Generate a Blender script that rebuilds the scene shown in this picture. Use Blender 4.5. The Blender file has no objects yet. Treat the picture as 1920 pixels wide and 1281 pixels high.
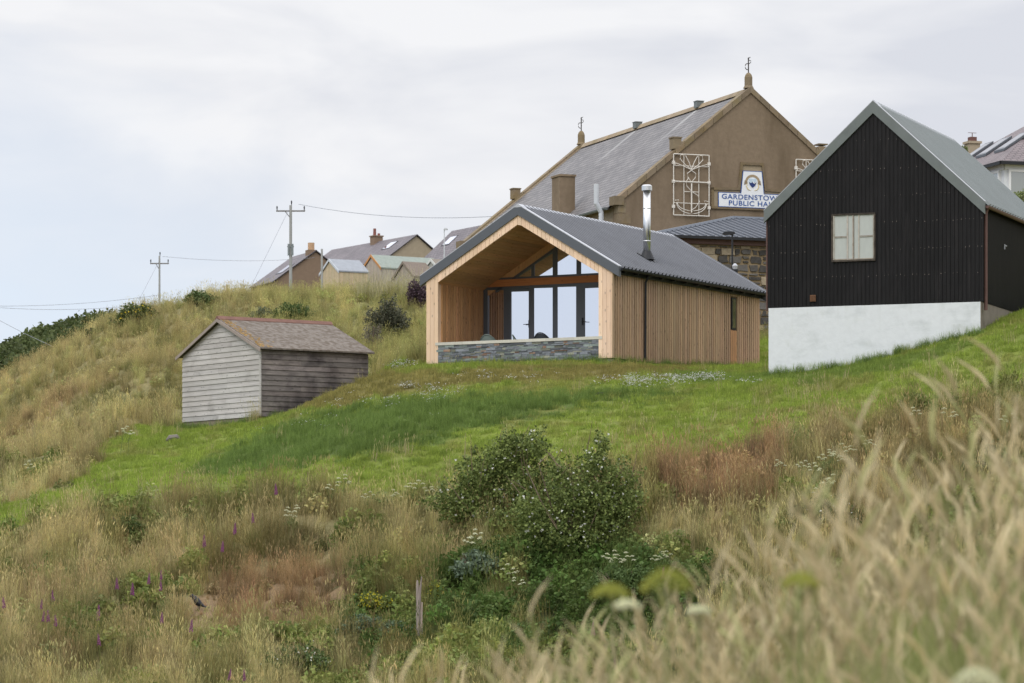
import bpy, math, random
import numpy as np
from mathutils import Vector, Matrix
from math import radians, sin, cos, tan, pi, sqrt
rnd = random.Random(7); rng = np.random.default_rng(11)
S = bpy.context.scene; C = S.collection
F, HY = 6500.0, 1100.0            # focal length and horizon of the 1920 px wide photograph

# ---------------------------------------------------------------- camera
cd = bpy.data.cameras.new('camera'); cam = bpy.data.objects.new('camera', cd); C.objects.link(cam); S.camera = cam
cd.sensor_width = 36; cd.lens = 36*F/1920; cd.clip_start = .5; cd.clip_end = 5000
cam.location = (0, 0, 0); cam.rotation_euler = (radians(90), 0, 0); cd.shift_y = (HY-640.5)/1920
cd.dof.use_dof = True; cd.dof.focus_distance = 100; cd.dof.aperture_fstop = 4.2

# ---------------------------------------------------------------- world, sun, exposure
SUN_EL, SUN_AZ = radians(46), radians(-152)       # azimuth from +Y, clockwise: the sun is behind the camera, to the left
W = bpy.data.worlds.new("World"); S.world = W; W.use_nodes = True
nt = W.node_tree; nt.nodes.clear()
def nd(t, typ, **k):
    n = t.nodes.new(typ)
    for a, b in k.items():
        if hasattr(n, a): setattr(n, a, b)
    return n
out = nd(nt, 'ShaderNodeOutputWorld'); bg = nd(nt, 'ShaderNodeBackground'); nt.links.new(bg.outputs[0], out.inputs[0])
sky = nd(nt, 'ShaderNodeTexSky', sky_type='NISHITA', sun_disc=False, sun_elevation=SUN_EL, sun_rotation=SUN_AZ)
tc = nd(nt, 'ShaderNodeTexCoord')
mp = nd(nt, 'ShaderNodeMapping'); mp.inputs['Scale'].default_value = (7.0, 7.0, 20.0); nt.links.new(tc.outputs['Generated'], mp.inputs[0])
n1 = nd(nt, 'ShaderNodeTexNoise'); n1.inputs['Scale'].default_value = 1.5; n1.inputs['Detail'].default_value = 5; n1.inputs['Roughness'].default_value = .48
n1.inputs['Distortion'].default_value = .35
nt.links.new(mp.outputs[0], n1.inputs['Vector'])
cr = nd(nt, 'ShaderNodeValToRGB'); e = cr.color_ramp.elements
e[0].position = .38; e[0].color = (6.2, 6.4, 6.95, 1); e[1].position = .62; e[1].color = (7.9, 7.95, 8.15, 1)
nt.links.new(n1.outputs['Fac'], cr.inputs[0])
# clear band low on the left: less cloud there
sx = nd(nt, 'ShaderNodeSeparateXYZ'); nt.links.new(tc.outputs['Generated'], sx.inputs[0])
def math_n(t, op, a, b=None, clamp=False):
    n = nd(t, 'ShaderNodeMath', operation=op); n.use_clamp = clamp
    for i, v in enumerate((a, b)):
        if v is None: continue
        if isinstance(v, (int, float)): n.inputs[i].default_value = v
        else: t.links.new(v, n.inputs[i])
    return n.outputs[0]
el = math_n(nt, 'MULTIPLY', sx.outputs['Z'], 9.0)
xx = math_n(nt, 'MULTIPLY', sx.outputs['X'], 4.0)
k = math_n(nt, 'ADD', el, xx); k = math_n(nt, 'ADD', k, -.15); 
nb = math_n(nt, 'MULTIPLY', n1.outputs['Fac'], 1.2); k = math_n(nt, 'ADD', k, nb); k = math_n(nt, 'ADD', k, -.45, True)
mx = nd(nt, 'ShaderNodeMix', data_type='RGBA'); nt.links.new(k, mx.inputs[0])
hz = nd(nt, 'ShaderNodeMix', data_type='RGBA'); hz.inputs[0].default_value = .86   # thin high cloud over the clear sky
nt.links.new(sky.outputs[0], hz.inputs[6]); hz.inputs[7].default_value = (6.8, 7.5, 8.6, 1)
nt.links.new(hz.outputs[2], mx.inputs[6]); nt.links.new(cr.outputs[0], mx.inputs[7])
up = nd(nt, 'ShaderNodeMapRange'); up.interpolation_type = 'SMOOTHSTEP'      # an overcast sky is brighter overhead
for i_, v_ in ((1, .2), (2, .75), (3, 1.), (4, 2.25)): up.inputs[i_].default_value = v_
nt.links.new(sx.outputs['Z'], up.inputs[0])
vm = nd(nt, 'ShaderNodeVectorMath', operation='SCALE'); nt.links.new(mx.outputs[2], vm.inputs[0]); nt.links.new(up.outputs[0], vm.inputs['Scale'])
nt.links.new(vm.outputs[0], bg.inputs[0]); bg.inputs[1].default_value = .1
sd = bpy.data.lights.new('sun', 'SUN'); sun = bpy.data.objects.new('sun', sd); C.objects.link(sun)
sd.energy = .9; sd.angle = radians(28); sd.color = (1, .95, .87)
sv = Vector((sin(SUN_AZ)*cos(SUN_EL), cos(SUN_AZ)*cos(SUN_EL), sin(SUN_EL)))
sun.rotation_euler = sv.to_track_quat('Z', 'Y').to_euler(); sun.location = sv*50
S.view_settings.view_transform = 'Standard'; S.view_settings.look = 'None'; S.view_settings.gamma = 1
S.view_settings.exposure = 0.2; S.view_settings.use_curve_mapping = False

# ---------------------------------------------------------------- helpers
def lin(r, g, b):
    f = lambda c: ((c/255+.055)/1.055)**2.4 if c > 10 else c/255/12.92
    return (f(r), f(g), f(b))
def P3(px, py, Y): return Vector(((px-960)/F*Y, Y, (HY-py)/F*Y))
def tag(o, label=None, cat=None, group=None, kind=None):
    if label: o['label'] = label
    if cat: o['category'] = cat
    if group: o['group'] = group
    if kind: o['kind'] = kind
    return o
def empty(name, loc, rz=0, label=None, cat=None, group=None):
    o = bpy.data.objects.new(name, None); C.objects.link(o); o.location = loc; o.rotation_euler = (0, 0, rz)
    return tag(o, label, cat, group)

class MB:
    """collects shapes and links them as ONE mesh object"""
    def __init__(s): s.v = []; s.f = []; s.t = []; s.m = []; s.n = 0; s.uv = {}
    def add(s, vs, fs, tint=(1, 1, 1), mi=0, uvs=None):
        for i, f in enumerate(fs):
            if uvs: s.uv[len(s.f)] = [uvs[j] for j in f]
            s.f.append([j+s.n for j in f]); s.t.append(tint); s.m.append(mi)
        s.v.extend(vs); s.n += len(vs); return s
    def box(s, x0, x1, y0, y1, z0, z1, tint=(1, 1, 1), mi=0):
        vs = [(x, y, z) for z in (z0, z1) for y in (y0, y1) for x in (x0, x1)]
        return s.add(vs, [(0, 2, 3, 1), (4, 5, 7, 6), (0, 1, 5, 4), (1, 3, 7, 5), (3, 2, 6, 7), (2, 0, 4, 6)], tint, mi)
    def tube(s, pts, r, n=8, tint=(1, 1, 1), mi=0, cap=True):
        pts = [Vector(p) for p in pts]; rs = r if isinstance(r, (list, tuple)) else [r]*len(pts)
        vs = []; ref = None
        for i, p in enumerate(pts):
            d = (pts[min(i+1, len(pts)-1)]-pts[max(i-1, 0)]).normalized()
            if ref is None: ref = Vector((0, 0, 1)) if abs(d.z) < .9 else Vector((1, 0, 0))
            a = d.cross(ref).normalized(); b = d.cross(a).normalized(); ref = -b if False else ref
            for k in range(n): q = 2*pi*k/n; vs.append(tuple(p+(a*cos(q)+b*sin(q))*rs[i]))
        fs = [(i*n+k, i*n+(k+1) % n, (i+1)*n+(k+1) % n, (i+1)*n+k) for i in range(len(pts)-1) for k in range(n)]
        if cap: fs += [tuple(range(n))[::-1], tuple((len(pts)-1)*n+k for k in range(n))]
        return s.add(vs, fs, tint, mi)
    def prism(s, poly, axis, a0, a1, tint=(1, 1, 1), mi=0):
        """polygon (u,v) extruded from a0 to a1 along axis: 'y' -> (u,a,v), 'x' -> (a,u,v), 'z' -> (u,v,a)"""
        mk = {'y': lambda u, v, a: (u, a, v), 'x': lambda u, v, a: (a, u, v), 'z': lambda u, v, a: (u, v, a)}[axis]
        n = len(poly); vs = [mk(u, v, a) for a in (a0, a1) for u, v in poly]
        fs = [tuple(range(n)), tuple(range(2*n-1, n-1, -1))]+[(i, n+i, n+(i+1) % n, (i+1) % n) for i in range(n)]
        return s.add(vs, fs, tint, mi)
    def build(s, name, mats, parent=None, smooth=False, **tg):
        me = bpy.data.meshes.new(name); me.from_pydata(s.v, [], s.f)
        if not isinstance(mats, (list, tuple)): mats = [mats]
        for m in mats: me.materials.append(m)
        if s.f:
            me.polygons.foreach_set('material_index', s.m)
            ls = np.array([len(f) for f in s.f]); t = np.array(s.t, float)
            col = np.ones((ls.sum(), 4), np.float32); col[:, :3] = np.repeat(t, ls, 0)
            a = me.color_attributes.new('tint', 'FLOAT_COLOR', 'CORNER'); a.data.foreach_set('color', col.ravel())
            if s.uv:
                u = me.uv_layers.new(name='UVMap'); arr = []
                for i, f in enumerate(s.f): arr += [c for p in s.uv.get(i, [(0, 0)]*len(f)) for c in p]
                u.data.foreach_set('uv', arr)
            if smooth: me.polygons.foreach_set('use_smooth', [True]*len(s.f))
        me.update()
        o = bpy.data.objects.new(name, me); C.objects.link(o)
        if parent: o.parent = parent
        return tag(o, **tg)
def copy_tree(o, parent=None):
    c = o.copy(); C.objects.link(c); c.parent = parent
    for ch in o.children: copy_tree(ch, c)
    return c

# ---------------------------------------------------------------- materials
def newmat(name):
    m = bpy.data.materials.new(name); m.use_nodes = True; t = m.node_tree; t.nodes.clear()
    o = nd(t, 'ShaderNodeOutputMaterial'); p = nd(t, 'ShaderNodeBsdfPrincipled'); t.links.new(p.outputs[0], o.inputs[0])
    return m, t, p
def mulc(t, a, b, fac=1):
    m = nd(t, 'ShaderNodeMix', data_type='RGBA', blend_type='MULTIPLY'); m.inputs[0].default_value = fac
    for i, v in ((6, a), (7, b)):
        if isinstance(v, tuple): m.inputs[i].default_value = (*v[:3], 1)
        else: t.links.new(v, m.inputs[i])
    return m.outputs[2]
def mixc(t, fac, a, b):
    m = nd(t, 'ShaderNodeMix', data_type='RGBA'); 
    if isinstance(fac, (int, float)): m.inputs[0].default_value = fac
    else: t.links.new(fac, m.inputs[0])
    for i, v in ((6, a), (7, b)):
        if isinstance(v, tuple): m.inputs[i].default_value = (*v[:3], 1)
        else: t.links.new(v, m.inputs[i])
    return m.outputs[2]
def ramp(t, x, stops):
    c = nd(t, 'ShaderNodeValToRGB'); el = c.color_ramp.elements
    while len(el) < len(stops): el.new(.5)
    for e_, (p, v) in zip(el, stops): e_.position = p; e_.color = (*(v if isinstance(v, tuple) else (v, v, v)), 1)
    t.links.new(x, c.inputs[0]); return c.outputs[0]
def noise(t, scale, stretch=(1, 1, 1), detail=4, rough=.55, coord='Object', w=None):
    tcn = nd(t, 'ShaderNodeTexCoord'); mpn = nd(t, 'ShaderNodeMapping'); mpn.inputs['Scale'].default_value = stretch
    t.links.new(tcn.outputs[coord], mpn.inputs[0]); n = nd(t, 'ShaderNodeTexNoise')
    n.inputs['Scale'].default_value = scale; n.inputs['Detail'].default_value = detail; n.inputs['Roughness'].default_value = rough
    t.links.new(mpn.outputs[0], n.inputs['Vector']); return n.outputs['Fac']
def attrc(t, name='tint', inst=False):
    a = nd(t, 'ShaderNodeAttribute'); a.attribute_name = name
    if inst: a.attribute_type = 'INSTANCER'
    return a.outputs['Color']
def bump(t, p, h, strength=.3, dist=.02):
    b = nd(t, 'ShaderNodeBump'); b.inputs['Strength'].default_value = strength; b.inputs['Distance'].default_value = dist
    t.links.new(h, b.inputs['Height']); t.links.new(b.outputs[0], p.inputs['Normal'])
def M(name, col, rough=.75, var=.18, scale=3, stretch=(1, 1, 1), bmp=0, metal=0, spec=.3, dirt=None, dscale=.8, dstretch=(1, 1, 1), dth=(.5, .75)):
    m, t, p = newmat(name); p.inputs['Roughness'].default_value = rough; p.inputs['Metallic'].default_value = metal
    p.inputs['Specular IOR Level'].default_value = spec
    n = noise(t, scale, stretch, 6, .62); g = ramp(t, n, [(.25, 1-var), (.75, 1+var)])
    c = mulc(t, col, g)
    if dirt:
        dn = noise(t, dscale, dstretch, 5, .6); c = mixc(t, ramp(t, dn, [(dth[0], 0.), (dth[1], 1.)]), c, dirt)
    c = mulc(t, c, attrc(t)); t.links.new(c, p.inputs['Base Color'])
    if bmp: bump(t, p, n, bmp)
    return m
def wood(name, col, dark, var=.25, knots=True, axis='z', patch=None, rough=.7):
    m, t, p = newmat(name); p.inputs['Roughness'].default_value = rough; p.inputs['Specular IOR Level'].default_value = .25
    st = {'z': (14, 14, .8), 'x': (.8, 14, 14), 'y': (14, .8, 14)}[axis]
    g = noise(t, 2.2, st, 5, .65); c = mulc(t, col, ramp(t, g, [(.3, 1-var), (.7, 1+var*.7)]))
    b = noise(t, .6, (1, 1, .5) if axis == 'z' else (1, 1, 1), 3)
    c = mixc(t, ramp(t, b, [(.42, 0.), (.7, .55)]), c, dark)
    if patch: c = mixc(t, ramp(t, noise(t, .9, (1, 1, 1.8), 5, .65), [(patch[1], 0.), (patch[2], 1.)]), c, patch[0])
    if knots:
        tcn = nd(t, 'ShaderNodeTexCoord'); mpn = nd(t, 'ShaderNodeMapping')
        mpn.inputs['Scale'].default_value = {'z': (9, 9, 3.4), 'x': (3.4, 9, 9), 'y': (9, 3.4, 9)}[axis]; t.links.new(tcn.outputs['Object'], mpn.inputs[0])
        vo = nd(t, 'ShaderNodeTexVoronoi'); vo.inputs['Scale'].default_value = 1; t.links.new(mpn.outputs[0], vo.inputs['Vector'])
        kf = ramp(t, vo.outputs['Distance'], [(.08, .75), (.2, 0.)]); c = mixc(t, kf, c, tuple(x*.35 for x in col))
    c = mulc(t, c, attrc(t)); t.links.new(c, p.inputs['Base Color']); bump(t, p, g, .25, .01)
    return m
def glass(name, dark=(.02, .022, .025), fac=.84, tintc=(.9, .91, .98)):
    m, t, p = newmat(name); o = [n for n in t.nodes if n.type == 'OUTPUT_MATERIAL'][0]
    p.inputs['Base Color'].default_value = (*dark, 1); p.inputs['Roughness'].default_value = .1
    g = nd(t, 'ShaderNodeBsdfGlossy'); g.inputs['Roughness'].default_value = .015; g.inputs['Color'].default_value = (*tintc, 1)
    x = nd(t, 'ShaderNodeMixShader'); x.inputs[0].default_value = fac
    t.links.new(p.outputs[0], x.inputs[1]); t.links.new(g.outputs[0], x.inputs[2]); t.links.new(x.outputs[0], o.inputs[0]); return m
def slate(name, a, b, bw=.3, bh=.2, streaks=()):
    """roofing slates: brick texture laid in metres on the UV map; u along the ridge, v down the slope"""
    m, t, p = newmat(name); p.inputs['Roughness'].default_value = .6
    u = nd(t, 'ShaderNodeUVMap'); br = nd(t, 'ShaderNodeTexBrick'); br.offset = .5
    br.inputs['Scale'].default_value = 1; br.inputs['Brick Width'].default_value = bw; br.inputs['Row Height'].default_value = bh
    br.inputs['Mortar Size'].default_value = .03; br.inputs['Mortar Smooth'].default_value = .4; br.inputs['Bias'].default_value = 0
    br.inputs['Color1'].default_value = (*a, 1); br.inputs['Color2'].default_value = (*b, 1); br.inputs['Mortar'].default_value = (*[x*.45 for x in a], 1)
    t.links.new(u.outputs[0], br.inputs['Vector']); c = br.outputs['Color']
    n = nd(t, 'ShaderNodeTexNoise'); n.inputs['Scale'].default_value = .8; n.inputs['Detail'].default_value = 7; n.inputs['Roughness'].default_value = .65; t.links.new(u.outputs[0], n.inputs['Vector'])
    c = mulc(t, c, ramp(t, n.outputs['Fac'], [(.3, .75), (.7, 1.25)]))
    s = nd(t, 'ShaderNodeSeparateXYZ'); t.links.new(u.outputs[0], s.inputs[0])
    for u0 in streaks:      # pale wash run down from the ridge ventilators
        d = math_n(t, 'ABSOLUTE', math_n(t, 'ADD', s.outputs['X'], -u0))
        q = math_n(t, 'SUBTRACT', 1, math_n(t, 'MULTIPLY', d, 3.4), True)
        q = math_n(t, 'MULTIPLY', q, math_n(t, 'SUBTRACT', 1, math_n(t, 'MULTIPLY', s.outputs['Y'], .33), True))
        q = math_n(t, 'MULTIPLY', q, math_n(t, 'MULTIPLY', n.outputs['Fac'], 1.5), True); c = mixc(t, q, c, (.5, .5, .48))
    c = mulc(t, c, attrc(t)); t.links.new(c, p.inputs['Base Color']); bump(t, p, br.outputs['Fac'], -.4, .02); return m

m_fresh = wood('larch_pale', lin(238, 208, 180), lin(224, 186, 150), .12)
m_larch = wood('larch_orange', lin(206, 162, 120), lin(178, 128, 84), .22)
m_side = wood('larch_weathered', lin(188, 158, 128), lin(162, 136, 112), .24)
m_soffit = wood('larch_soffit', lin(196, 154, 112), lin(168, 126, 86), .2, axis='y')
m_beam = wood('beam_timber', lin(188, 124, 78), lin(164, 100, 58), .2, axis='x')
m_anth = M('anthracite_metal', lin(84, 88, 94), .45, .05, 2, spec=.5)
m_roof = M('anthracite_sheet', lin(100, 102, 108), .6, .12, 1.5, spec=.4)
m_ridge = M('light_flashing', lin(176, 178, 184), .4, .06, 2, spec=.5)
m_black = M('black_metal', lin(38, 39, 42), .5, .1, 3)
m_blackwall = M('black_corrugated_sheet', lin(24, 23, 24), .55, .4, 2.5, (3, 3, .5), spec=.22, dirt=lin(42, 39, 39), dscale=1.3, dstretch=(6, 6, .6), dth=(.55, .8))
m_grey = M('galvanised_sheet', lin(116, 123, 123), .55, .1, 1.2, (1, 1, 1), spec=.45, dirt=lin(112, 118, 118), dscale=1.5)
m_greyfl = M('grey_flashing', lin(104, 110, 109), .5, .12, 3, spec=.4, dirt=lin(105, 112, 108), dscale=2)
m_white = M('white_render', lin(216, 219, 222), .85, .05, 6, bmp=.3, dirt=lin(184, 189, 190), dscale=1.1, dstretch=(1, 1, 2.2), dth=(.52, .85))
m_conc = M('concrete', lin(128, 120, 108), .9, .2, 4, bmp=.3, dirt=lin(95, 88, 76), dscale=2)
m_cope = M('coping_stone', lin(200, 196, 184), .8, .08, 5)
m_brownp = M('brown_pipe', lin(96, 72, 66), .5, .15, 5)
m_steel = M('stainless_steel', (.72, .72, .72), .28, .03, 1, metal=1)
m_glass = glass('window_glass')
m_glassd = glass('dark_window_glass', fac=.25)
m_harl = M('brown_harling', lin(130, 114, 95), .95, .13, 6, bmp=.4, dirt=lin(96, 82, 64), dscale=.32, dstretch=(1.6, 1.6, .45), dth=(.45, .7))
m_harl2 = M('beige_harling', lin(160, 146, 126), .95, .12, 7, bmp=.4, dirt=lin(140, 122, 100), dscale=.5)
m_skew = M('lichened_stone', lin(128, 114, 94), .95, .16, 5, bmp=.4, dirt=lin(126, 110, 78), dscale=1.6, dth=(.5, .68))
m_rtile = M('ridge_tile', lin(148, 132, 110), .9, .15, 4, dirt=lin(132, 116, 84), dscale=1.4)
m_iron = M('wrought_iron', lin(70, 66, 64), .7, .1, 8)
m_whitei = M('cream_painted_iron', lin(218, 212, 202), .6, .08, 12)
m_signw = M('white_sign_board', lin(226, 228, 230), .5, .03, 4)
m_blue = M('blue_paint', lin(62, 92, 150), .5, .05, 4)
m_navy = M('navy_paint', lin(38, 56, 110), .5, .05, 4)
m_ribbon = M('tan_paint', lin(158, 140, 112), .6, .08, 20)
m_gold = M('gold_paint', lin(214, 196, 150), .6, .08, 20)
m_pale = M('pale_blue_paint', lin(186, 204, 216), .6, .05, 20)
m_hallslate = slate('hall_slates', lin(100, 97, 98), lin(122, 118, 117), .34, .24, (4.7, 11.3))
m_hslate = slate('house_slates', lin(102, 95, 99), lin(112, 104, 107), .5, .3)
m_pslate = slate('mauve_slates', lin(116, 104, 106), lin(124, 112, 112), .28, .17)
m_mortar = M('sandy_mortar', lin(150, 132, 104), .95, .15, 6, bmp=.4)
m_stone = M('rubble_stone', (1, 1, 1), .9, .3, 8, bmp=.5)
m_ledge = M('slate_ledgestone', (1, 1, 1), .75, .28, 14, (1, 1, 2), bmp=.5)
m_greyw = wood('silver_weathered_board', lin(186, 182, 178), lin(160, 155, 150), .2, True, 'x', (lin(140, 136, 132), .56, .78), .9)
m_darkw = wood('dark_weathered_board', lin(134, 126, 122), lin(112, 104, 100), .3, True, 'y', (lin(72, 66, 66), .42, .66), .9)
m_barge = M('weathered_bargeboard', lin(150, 138, 130), .9, .15, 6)
m_asb = M('mossy_shed_sheet', lin(122, 114, 106), .95, .5, 14, bmp=.5, dirt=lin(96, 86, 76), dscale=7, dth=(.45, .6))
m_rust = M('terracotta_ridge', lin(120, 90, 80), .9, .2, 5)
m_lich = M('orange_lichen', lin(150, 120, 70), .95, .3, 12)
m_gravel = M('gravel', lin(160, 146, 132), .95, .5, 25, bmp=.8)

# ---------------------------------------------------------------- terrain
ctrl = []
def cp(px, py, Y):
    if 111.5 < Y < 135 and px < 1000: py += (30 if px > 350 else 14) if py < 640 else 5
    elif 135 <= Y < 165 and px > 300 and px < 1000: py += 18
    elif 165 < Y < 205 and px <= 300: py += 46
    p = P3(px, py, Y); ctrl.append((p.x, p.y, p.z))
for a in [(-250,1281,76),(0,1281,76),(480,1281,75.5),(960,1281,74),(1440,1281,72),(1920,1281,70),(2250,1281,69),
 (-250,1130,85),(0,1100,85),(480,1085,84.5),(960,1060,82),(1440,1030,80),(1920,980,79.5),(2250,950,80),
 (-200,1030,92),(0,975,92.5),(300,928,91.5),(640,903,89.5),(960,878,88.5),(1200,857,88),(1400,812,88.5),(1600,757,89.5),(1920,693,91),(2200,640,92),
 (1000,960,85),(1700,850,85),(1920,830,85),(1400,905,84.5),(500,990,88),
 (150,915,97),(350,880,97),(500,870,95),(700,800,94),(960,790,92.5),(1300,770,93),(1600,705,93.5),(1150,740,95.5),(800,745,98),(960,716,98.5),(1150,703,99),(1300,702,101),
 (545,775,103),(600,751,102.3),(640,734,102),(700,709,102.5),(760,697,103.5),(799,693,105.1),(1152,682,102),(1280,690,106.2),(1424,694,110.9),
 (343,804,108.8),(490,789,104.9),(420,800,105.5),(420,830,103),(250,830,106),(100,880,102),(0,905,100),(-200,960,100),
 (1440,705,97.3),(1640,676,96.1),(1843,625,94.9),(1920,602,95.5),(2050,575,96),(1430,690,108),(1440,640,118),(1360,655,118),
 (335,790,112),(200,790,111),(100,850,106),(0,862,105),(0,868,112),(0,822,119),(-200,960,117),(100,712,124),(190,612,129),(300,567,132),(400,549,134),(450,536,134),(550,531,132),(700,531,130),(800,531,129),
 (200,700,118),(100,782,114.5),(400,640,121),(300,660,121),(740,690,109.5),(700,620,119),(560,640,118),(800,620,119),(900,620,122),
 (0,820,148),(150,700,150),(300,630,155),(-200,900,150),(-200,720,185),(-50,670,190),(0,650,190),(100,612,193),(150,602,195),(300,600,200),
 (450,560,152),(600,562,155),(800,570,155),(1000,600,150),(450,555,200),(600,563,200),(800,565,200),(1000,590,200),(450,560,300),(600,572,300),(900,572,300),(1200,580,300),
 (1000,640,124),(1200,640,128),(1400,650,133),(1700,620,133),(1165,660,133),(2000,565,104),(1900,500,130),(1881,480,140),(1900,480,160),(1500,560,160)]: cp(*a)
ctrl += [(-4.45,107.5,5.05),(-6,111,5.5),(-9,112,5.4),(-2.2,105.5,6.2)]
ctrl += [(-3,15,-1.75),(-1,15,-1.5),(0,15,-1.3),(1,15,-.98),(2.2,15,-.22),(4,15,.7),(0,8,-1.55),(1.2,8,-1.15),(3,8,-.45),(-2,8,-1.8),(0,0,-1.6),(0,-8,-2),(-2,25,-3),(0,25,-2.6),(3.7,25,-1.6),(6,25,-.9),
 (0,40,-3.8),(6,40,-2.9),(-6,40,-4.2),(12,40,-1.5),(-8,55,-4.6),(0,55,-4.3),(8,55,-3.8),(16,55,-2),(-9,66,-4),(0,65,-3.9),(9,63,-3.6)]
ctrl += [(-40,20,-9),(-40,70,-7),(-40,110,-3),(60,20,2),(60,100,12),(60,180,19),(-45,180,9),(-40,-15,-8),(60,-15,0),(-45,250,12),(60,250,20),(0,250,19.6),(-45,330,14),(60,330,25),(-20,60,-6.5)]
cpn = np.array(ctrl); SC = 20.
def _U(r2): r2 = np.maximum(r2, 1e-12); return .5*r2*np.log(r2)
_p = cpn[:, :2]/SC; _n = len(_p)
_K = _U(((_p[:, None]-_p[None])**2).sum(2)) + np.eye(_n)*2e-4
_A = np.zeros((_n+3, _n+3)); _A[:_n, :_n] = _K; _A[:_n, _n] = 1; _A[:_n, _n+1:] = _p; _A[_n:, :_n] = _A[:_n, _n:].T
_w = np.linalg.solve(_A, np.concatenate([cpn[:, 2], np.zeros(3)]))
_perm = rng.random((256, 256))
def vnoise(x, y):
    xi = np.floor(x).astype(int); yi = np.floor(y).astype(int); fx = x-xi; fy = y-yi
    fx = fx*fx*(3-2*fx); fy = fy*fy*(3-2*fy); g = lambda a, b: _perm[a % 256, b % 256]
    return (g(xi, yi)*(1-fx)+g(xi+1, yi)*fx)*(1-fy)+(g(xi, yi+1)*(1-fx)+g(xi+1, yi+1)*fx)*fy
def fbm(x, y, o=4):
    s = 0; a = .5; 
    for i in range(o): s = s+a*vnoise(x*2**i+17*i, y*2**i+31*i); a *= .5
    return s/(1-.5**o)
def tps(x, y):
    q = np.stack([x, y], -1).reshape(-1, 2)/SC; o_ = np.empty(len(q))
    for i in range(0, len(q), 20000):
        qq = q[i:i+20000]; o_[i:i+20000] = _U(((qq[:, None]-_p[None])**2).sum(2))@_w[:_n]+_w[_n]+qq@_w[_n+1:]
    return o_.reshape(np.shape(x))
def inpoly(x, y, poly):
    c = np.zeros(np.shape(x), bool); n = len(poly)
    for i in range(n):
        x1, y1 = poly[i]; x2, y2 = poly[(i+1) % n]
        if y1 == y2: continue
        c ^= ((y1 > y) != (y2 > y)) & (x < (x2-x1)*(y-y1)/(y2-y1)+x1)
    return c
LAWN = [(-60,1016),(150,982),(300,955),(480,932),(640,926),(800,914),(960,908),(1180,890),(1280,866),(1400,832),(1500,810),(1700,764),(1920,716),(2100,677),(2100,500),(1920,545),(1843,560),(1640,600),(1447,630),(1150,660),(800,676),(740,678),(700,690),(694,652),(540,652),(490,700),(490,780),(340,797),(250,806),(200,830),(150,890),(60,935),(-60,970)]
def zlawn(x, y, jit=8):
    px = 960+F*x/np.maximum(y, 1); z = HZ0(x, y); py = HY-F*z/np.maximum(y, 1)
    j = (fbm(x*1.1, y*1.1, 3)-.5)*jit*4
    return (inpoly(px+j*2, py+j, LAWN) & (y > 80) & (y < 112)) | ((px > 1405) & (px < 1460) & (y > 100) & (y < 119)), px, py
def HZ0(x, y):
    xc = np.clip(x, -45, 62); yc = np.clip(y, -15, 335)
    return tps(xc, yc)
def HZ(x, y):
    x = np.asarray(x, float); y = np.asarray(y, float)
    z = HZ0(x, y)
    lw, _, _ = zlawn(x, y)
    amp = np.where((y > 62) & (y < 135), np.where(lw, .06, np.where(y > 104, .5, .75)), .1)
    amp = np.where((x > -3) & (y > 98) & (y < 116), .03, amp)
    amp = np.where(((x+7.5)**2+(y-107.5)**2 < 30), .03, amp)
    return z+(fbm(x*.55, y*.4, 3)-.5)*amp*1.5
def hz(x, y): return float(HZ(np.array([x]), np.array([y]))[0])
def ground_hit(px, py, y0=66, y1=320):
    ys = np.concatenate([np.arange(y0, 140, .15), np.arange(140, y1, 1.)]); xs = (px-960)/F*ys; zr = (HY-py)/F*ys
    d = HZ(xs, ys)-zr; i = np.argmax(d > 0)
    if d[i] <= 0: i = np.argmax(d)
    return Vector((xs[i], ys[i], HZ(xs[i:i+1], ys[i:i+1])[0]))

DARK = [(345,893),(420,850),(520,803),(640,765),(760,752),(900,745),(1080,742),(1250,728),(1290,736),(1100,762),(950,790),(800,828),(700,850),(560,878),(430,893)]
DARK2 = [(1250,700),(1450,704),(1640,680),(1840,640),(1840,655),(1640,705),(1450,722),(1270,716)]
BROWN = [(560,770),(620,735),(690,700),(760,698),(1150,684),(1330,696),(1150,712),(900,716),(760,732),(680,750)]
REDS = [(380,1100),(500,1070),(620,1060),(660,1120),(600,1190),(430,1200),(360,1160)]
RED2 = [(1210,870),(1330,820),(1440,790),(1480,860),(1440,960),(1330,980),(1220,940)]
GREENS = [(640,1090),(780,1070),(900,1040),(1200,1020),(1340,1060),(1300,1281),(700,1281)]
cG, cD, cB = np.array([.285, .365, .066]), np.array([.165, .24, .06]), np.array([.29, .26, .085])
cS, cO, cR, cV = np.array([.475, .42, .235]), np.array([.205, .215, .075]), np.array([.34, .24, .145]), np.array([.09, .125, .04])
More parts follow.
